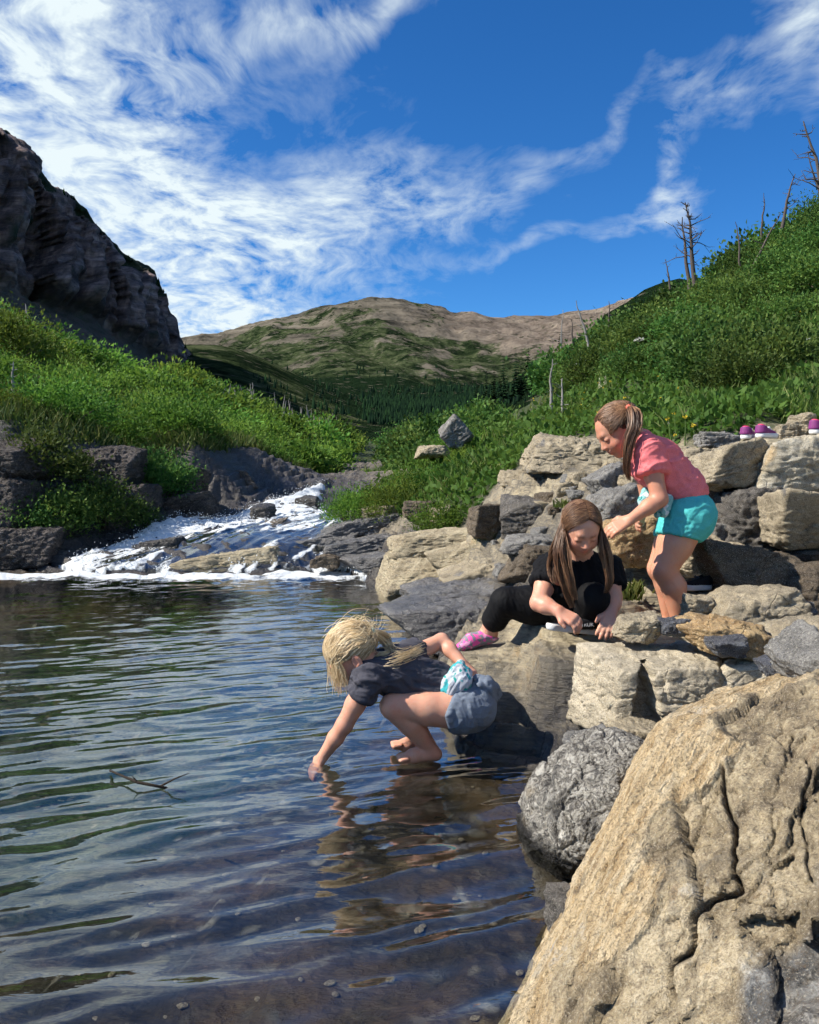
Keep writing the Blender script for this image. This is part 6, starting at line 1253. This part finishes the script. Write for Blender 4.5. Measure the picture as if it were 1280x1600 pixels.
def blades(name, x, y, z, Lm, seed, mat, label):
    r = np.random.default_rng(seed); n = len(x); a = np.stack([r.normal(size=n) * .38, r.normal(size=n) * .38, np.ones(n)], -1); a /= np.linalg.norm(a, axis=1)[:, None]
    sd = np.cross(a, r.normal(size=(n, 3))); sd /= np.linalg.norm(sd, axis=1)[:, None]; b = np.stack([x, y, z - .01], -1); Ln = (Lm * r.uniform(.5, 1.3, n))[:, None]; w = .004 + .0007 * y[:, None]
    bend = np.stack([r.normal(size=n), r.normal(size=n), -.5 * np.ones(n)], -1) * Ln * .16; m_ = b + a * Ln * .55 + bend * .35; tp_ = b + a * Ln + bend
    v = np.stack([b - sd * w, b + sd * w, m_ + sd * w * .75, m_ - sd * w * .75, tp_ + sd * w * .12, tp_ - sd * w * .12], 1).reshape(-1, 3); i6 = np.arange(n)[:, None] * 6; f = np.concatenate([i6 + np.array([[0, 1, 2, 3]]), i6 + np.array([[3, 2, 4, 5]])])
    return tag(mesh(name, v, f, mat, smooth=False, attrs={'tone': np.repeat(r.random(n), 6)}), label, 'grass', kind='stuff')
x, y, z = cover(60000, 8, (4.4, 26)); k = (noise(xyz(x * .9, y * .9, 0 * x + 2)) > .22) | (x / y > .44); blades('grass', x[k], y[k], z[k], .10 + .012 * y[k], 5, LF_grass, 'tall grass on the slope above the stones')
# left bank grassy lobe by the stream and turf at the cliff rim
r = np.random.default_rng(14); y = np.exp(r.uniform(math.log(9), math.log(34), 30000)); x = stream_x(y) - .6 - r.random(30000) ** 1.4 * .26 * y; z, g = ground(x, y, False); k = (g > .30) & (z > .75)
blades('bank_grass', x[k], y[k], z[k], .10 + .011 * y[k], 7, LF_grass, 'grass along the bank opposite the girls')
# tufts in the cracks between the stones
tq_ = 0
for i, (px, py, Y) in enumerate(((985, 925, 3.55), (955, 770, 4.3), (990, 915, 3.6), (880, 785, 4.9), (1165, 885, 3.7), (1180, 770, 4.0))):
    q = P(px, py, Y); r = np.random.default_rng(60 + i); n = 60; ax_, ay_ = q[0] + r.normal(size=n) * .025, q[1] + r.normal(size=n) * .03; zz, _ = ground(ax_, ay_); zz = np.maximum(zz, q[2] - .02)
    o = blades('grass_tuft', ax_, ay_, zz, np.full(n, .06), 70 + i, LF_grass, ['grass tuft in a slab crack behind the bare legs', 'grass tuft by the pale grey boulder', 'grass sprig on the slab near the kneeling girl', 'green tuft in the rubble', 'tiny tuft under the pitted boulder', 'weed between the stacked stones'][i]); o['kind'] = 'thing'; o['category'] = 'grass tuft'

# flowers
M_cream = None
def petal_mat(name, c):
    m, t, p = material(name); t.set(p.inputs['Base Color'], t.mix(t.noise(objco(t), 30, 2), c, tuple(q * .8 for q in c))); p.inputs['Roughness'].default_value = .7; return m
M_cream, M_yel, M_wht, M_stalk = petal_mat('cream_petal', (.66, .62, .42)), petal_mat('yellow_petal', (.72, .55, .04)), petal_mat('white_petal', (.72, .72, .66)), petal_mat('green_stalk', (.10, .16, .04))
def flower_mesh(kind, seed):
    r = np.random.default_rng(seed)
    if kind == 'spike':
        n = 70; tt_ = r.random(n); a = r.random(n) * 6.28; rad = .030 * (1 - tt_ * .85); c = np.stack([np.cos(a) * rad, np.sin(a) * rad, .22 + .20 * tt_], -1)
    elif kind == 'umbel':
        n = 70; a = r.random(n) * 6.28; q = np.sqrt(r.random(n)) * .07; c = np.stack([np.cos(a) * q, np.sin(a) * q, .34 - q * .25 + r.normal(size=n) * .004], -1)
    else:
        n = 14; a = np.arange(n) * 6.28 / n; c = np.stack([np.cos(a) * .004, np.sin(a) * .004, np.full(n, .22)], -1)
    out = c * np.array([1, 1, 0]) * 20 + np.array([0, 0, .3]); v, f = leaves(c, out, .022 if kind != 'daisy' else .024, .7, seed + 5)
    st = tubes([[(0, 0, -.03), (.005, 0, .15), (0, .004, .24 if kind != 'umbel' else .33)]], [[.006, .004, .003]], 4)
    return mesh(kind + '_bloom', v, f, {'spike': M_cream, 'umbel': M_wht, 'daisy': M_yel}[kind], smooth=False, link=False), mesh(kind + '_stalk', st[0], st[1], M_stalk, link=False)
FM = {k: [flower_mesh(k, 40 + i) for i in range(2)] for k in ('spike', 'umbel', 'daisy')}
spots = [('spike', 'beargrass', 'cream beargrass spike on the green slope', [(940, 500), (948, 505), (932, 508), (1040, 500), (1048, 508), (945, 590), (940, 597), (720, 630), (728, 634), (745, 625), (738, 620), (700, 640), (712, 642), (760, 612), (772, 608), (905, 470), (665, 652), (650, 668), (690, 648)]),
         ('umbel', 'cow_parsnip', 'flat white umbel flower on the green slope', [(905, 580), (912, 575), (895, 590), (970, 520), (978, 514), (985, 530), (850, 575), (868, 570), (1262, 535), (1000, 540), (830, 560), (778, 590)]),
         ('daisy', 'yellow_flower', 'small yellow flower in the herbs above the stones', [(int(a), int(b)) for a, b in zip(rng.uniform(830, 1110, 30), rng.uniform(585, 668, 30))] + [(1248, 482), (1252, 490), (1180, 520)])]
for kind, nm, lb, pts in spots:
    for i, (px, py) in enumerate(pts):
        # walk along the view ray to the slope
        Ys = np.linspace(4.6, 60, 900); q = np.stack([P(px, py, a) for a in (4.6, 60.)]); w = (Ys - 4.6) / 55.4; pts3 = q[0] + (q[1] - q[0]) * w[:, None]; zz, _ = ground(pts3[:, 0], pts3[:, 1], False); hit = np.nonzero(pts3[:, 2] < zz + (.30 if kind != 'daisy' else .2))[0]
        if not len(hit): continue
        a = pts3[hit[0]]; sc_ = {'spike': .022 * a[1] + .55, 'umbel': .05 * a[1] + .4, 'daisy': .03 * a[1] + .5}[kind] * rng.uniform(.8, 1.2)
        pr = FM[kind][i % 2]; o = empty(nm, (float(a[0]), float(a[1]), float(zz[hit[0]]))); o.scale = (sc_,) * 3; o.rotation_euler = (rng.normal() * .12, rng.normal() * .12, rng.uniform(0, 6)); tag(o, lb, 'flower', nm.replace('_', ' ') + ' plants on the slope')
        obj('bloom', pr[0], o); obj('stalk', pr[1], o)

# ------------------------------------------------------------------ dead snags and firs
def snag(label, base, top, r0, twigs, seed, mat, group=None, foot=None):
    r = np.random.default_rng(seed); base, top = np.asarray(base, float), np.asarray(top, float); H = np.linalg.norm(top - base)
    tq = np.linspace(0, 1, 9); pts = base + (top - base) * tq[:, None] + np.stack([np.cumsum(r.normal(size=9)) * .018 * H, np.cumsum(r.normal(size=9)) * .018 * H, 0 * tq], -1) * tq[:, None]
    o = empty('dead_tree', tuple(base)); tag(o, label, 'dead tree', group)
    v, f = tubes([pts], [[r0, r0 * .65, r0 * .2]], 6); mesh('trunk', v - base, f, mat, o)
    for k in range(twigs):
        a = r.uniform(.3, .97); p0 = np.array([np.interp(a, tq, pts[:, j]) for j in range(3)]); an = r.uniform(0, 6.28); ln = H * r.uniform(.16, .46) * (1.15 - a)
        d1 = np.array([math.cos(an), math.sin(an) * .6, r.uniform(-.1, .6)]); p1 = p0 + d1 * ln * .5; p2 = p1 + (d1 + r.normal(size=3) * .35) * ln * .5; ls = [[p0, p1, p2]]; rs = [[r0 * .28, r0 * .18, r0 * .06]]
        for w in range(2): s0 = p1 + (p2 - p1) * r.random(); ls.append([s0, s0 + (d1 + r.normal(size=3) * .8) * ln * .22]); rs.append([r0 * .10, r0 * .04])
        v, f = tubes(ls, rs, 4); mesh('branch', v - base, f, mat, o)
    return o
SN = [((1086, 436), (1072, 318), 19, .055, 34, M_snagd, 'broken dark snag with many bare twigs on the skyline'), ((1078, 440), (1066, 338), 19.2, .05, 8, M_snagd, 'thin leaning snag beside the broken dark one'), ((1222, 345), (1238, 272), 19, .04, 12, M_snagd, 'crooked snag above the dark bushes'), ((1190, 362), (1190, 302), 20, .03, 3, M_snagd, 'short straight snag on the crest'),
      ((1156, 405), (1148, 346), 20, .03, 2, M_snagd, 'thin snag left of the straight one on the crest'), ((1170, 420), (1212, 330), 18, .035, 4, M_snagd, 'grey trunk leaning over the dark bushes'), ((1288, 340), (1264, 185), 17, .055, 18, M_snagd, 'tall dark snag cut by the frame edge'), ((1284, 300), (1268, 235), 18, .03, 4, M_snagd, 'short twig beside the tall edge snag'), ((1047, 440), (1045, 404), 22, .03, 3, M_snagd, 'little snag on the crest next to the broken dark one'),
      ((922, 540), (908, 470), 24, .045, 3, M_snag, 'bare leaning stick above the girls'), ((877, 552), (877, 484), 30, .04, 2, M_snag, 'thin bare pole against the far scree'), ((896, 552), (896, 498), 28, .05, 3, M_snagd, 'stubby dark snag against the far scree'), ((952, 512), (951, 470), 25, .04, 4, M_snagd, 'twiggy stick at the crest of the bushes'), ((862, 640), (861, 562), 14, .035, 5, M_snag, 'grey snag among the white umbels'), ((880, 660), (874, 590), 12, .03, 6, M_snag, 'grey branched stick in the herbs'),
      ((44, 520), (43, 474), 24, .06, 0, M_snag, 'single white pole standing on the bright thicket'), ((20, 620), (14, 565), 11, .03, 9, M_snag, 'pale forked dead branch in the thicket at the frame edge'), ((75, 690), (105, 720), 8.9, .018, 5, M_snag, 'bare pale branch hanging over the dark cliff')]
for i, (b, t_, Y, r0, tw, mt_, lb) in enumerate(SN): snag(lb, P(b[0], b[1] + 12, Y), P(t_[0], t_[1], Y), r0, tw, 200 + i, mt_)
r = np.random.default_rng(33)
for i in range(44):
    px = r.uniform(345, 540); py = np.interp(px, [345, 420, 540], [628, 645, 690]) + r.normal() * 7; Y = np.interp(px, [345, 540], [30, 46]) ; h_ = r.uniform(16, 34)
    snag('slim grey snag in the burnt stand up the valley', P(px, py + 10, Y), P(px + r.normal() * 2.5, py - h_, Y), .05, 1 if i % 3 == 0 else 0, 300 + i, M_snag, 'burnt snags up the valley')
M_fir = leaf_material('fir_needle', (.006, .016, .009), (.012, .028, .013), (.025, .05, .02), .0)
M_fir.node_tree.nodes['Principled BSDF'].inputs['Specular IOR Level'].default_value = 0; M_fir.node_tree.nodes['Principled BSDF'].inputs['Roughness'].default_value = 1
def fir_mesh(seed, tiers=16):
    r = np.random.default_rng(seed); vs = []; 
    for k in range(tiers):
        a = k / tiers; rad = .20 * (1 - a) ** .8 + .012; z0 = .08 + .92 * a
        for j in range(11): an = r.random() * 6.28; d_ = np.array([math.cos(an), math.sin(an), 0]); p0 = np.array([0, 0, z0]); tip = d_ * rad * r.uniform(.6, 1.2) + np.array([0, 0, z0 - .06 * (1 - a) - .02]); s2 = np.cross(d_, [0, 0, 1]) * rad * .30; m_ = (p0 + tip) / 2; vs += [p0, m_ + s2, tip, m_ - s2]
    v = np.array(vs); return v, np.arange(len(v)).reshape(-1, 4), np.repeat(r.random(len(v) // 4), 4)
for i, (px, top, base) in enumerate(((787, 553, 610), (806, 547, 606), (825, 540, 600), (772, 570, 618), (760, 577, 622), (745, 588, 628), (838, 552, 598), (814, 566, 604), (875, 515, 560))):
    Y = 58; b = P(px, base + 14, Y); tp_ = P(px, top, Y); H = tp_[2] - b[2]; v, f, tn = fir_mesh(80 + i); o = empty('fir_tree', tuple(b)); o.scale = (H * .85, H * .85, H); tag(o, 'slim dark fir on the ridge beyond the slope', 'tree', 'firs on the ridge')
    mesh('crown', v, f, M_fir, o, False, {'tone': tn}); tv, tf = tubes([[(0, 0, -.05), (0, 0, .5), (0, 0, 1)]], [[.02, .012, .002]], 5); mesh('trunk', tv, tf, M_bark, o)
# forest on the valley sides: one dark mass
r = np.random.default_rng(55); n = 60000; y = np.sqrt(r.uniform(420 ** 2, 1700 ** 2, n)); x = r.uniform(-.42, .36, n) * y; z = far_z(x, y); tt_ = (y - 900) / 1400; hpx, hpy = px_of(np.stack([x, y, z], -1))
dens = sstep(540, 620, hpx) * sstep(600, 630, hpy) * .9 + .08 * sstep(.1, .4, fbm(xyz(x * .010, y * .010, 0 * x), 4)) * sstep(555, 600, hpy)
k = r.random(n) < dens; x, y, z = x[k][:15000], y[k][:15000], z[k][:15000]; n = len(x); H = r.uniform(2.5, 8, n) * (.6 + y / 2000); R = H * .2; vs, fs = [], []; a = np.arange(5) * 2 * math.pi / 5
ring = np.stack([np.cos(a), np.sin(a), 0 * a], -1); c = np.stack([x, y, z], -1)
v = np.concatenate([c[:, None] + ring[None] * R[:, None, None] + np.array([0, 0, 1.]) * (H * .1)[:, None, None], (c + np.array([0, 0, 1.]) * H[:, None])[:, None]], 1).reshape(-1, 3)
i0 = (np.arange(n) * 6)[:, None]; f = np.stack([np.stack([i0[:, 0] + j, i0[:, 0] + (j + 1) % 5, i0[:, 0] + 5], -1) for j in range(5)], 1).reshape(-1, 3)
tag(mesh('forest', v, f, M_fir, smooth=False, attrs={'tone': np.repeat(r.random(n), 6)}), 'dark conifer forest filling the valley', 'forest', kind='stuff')
# scrub trees on the cliff mountain's ledges
cr = LMd[:, int(.20 * NV)]; r = np.random.default_rng(66); n = 90; i = r.integers(60, len(u) - 60, n); c = cr[i] + r.normal(size=(n, 3)) * np.array([.6, .6, .4]) + np.array([0, 0, -1.6]); H = r.uniform(1.2, 4.0, n) * (.5 + r.random(n)); R = H * .26
v = np.concatenate([c[:, None] + ring[None] * R[:, None, None], (c + np.array([0, 0, 1.]) * H[:, None])[:, None]], 1).reshape(-1, 3); i0 = np.arange(n) * 6; f = np.stack([np.stack([i0 + j, i0 + (j + 1) % 5, i0 + 5], -1) for j in range(5)], 1).reshape(-1, 3)
tag(mesh('cliff_forest', v, f, M_fir, smooth=False, attrs={'tone': np.repeat(r.random(n), 6)}), 'stunted firs along the crest of the dark cliff', 'forest', kind='stuff')

# dark twig poking out of the pool
tw = [[Pz(172, 1204, .012), Pz(215, 1222, .02), Pz(255, 1230, .005), Pz(290, 1238, -.03)], [Pz(250, 1229, .006), Pz(275, 1216, .035), Pz(296, 1208, .05)], [Pz(215, 1222, .02), Pz(206, 1212, .04)]]
tv, tf = tubes(tw, [[.003, .005, .0045, .004], [.0035, .0025, .001], [.003, .001]], 5); tag(mesh('twig', tv, tf, bark('soaked_twig', (.015, .011, .008), (.04, .03, .022))), 'dark forked twig breaking the surface of the open pool', 'twig')
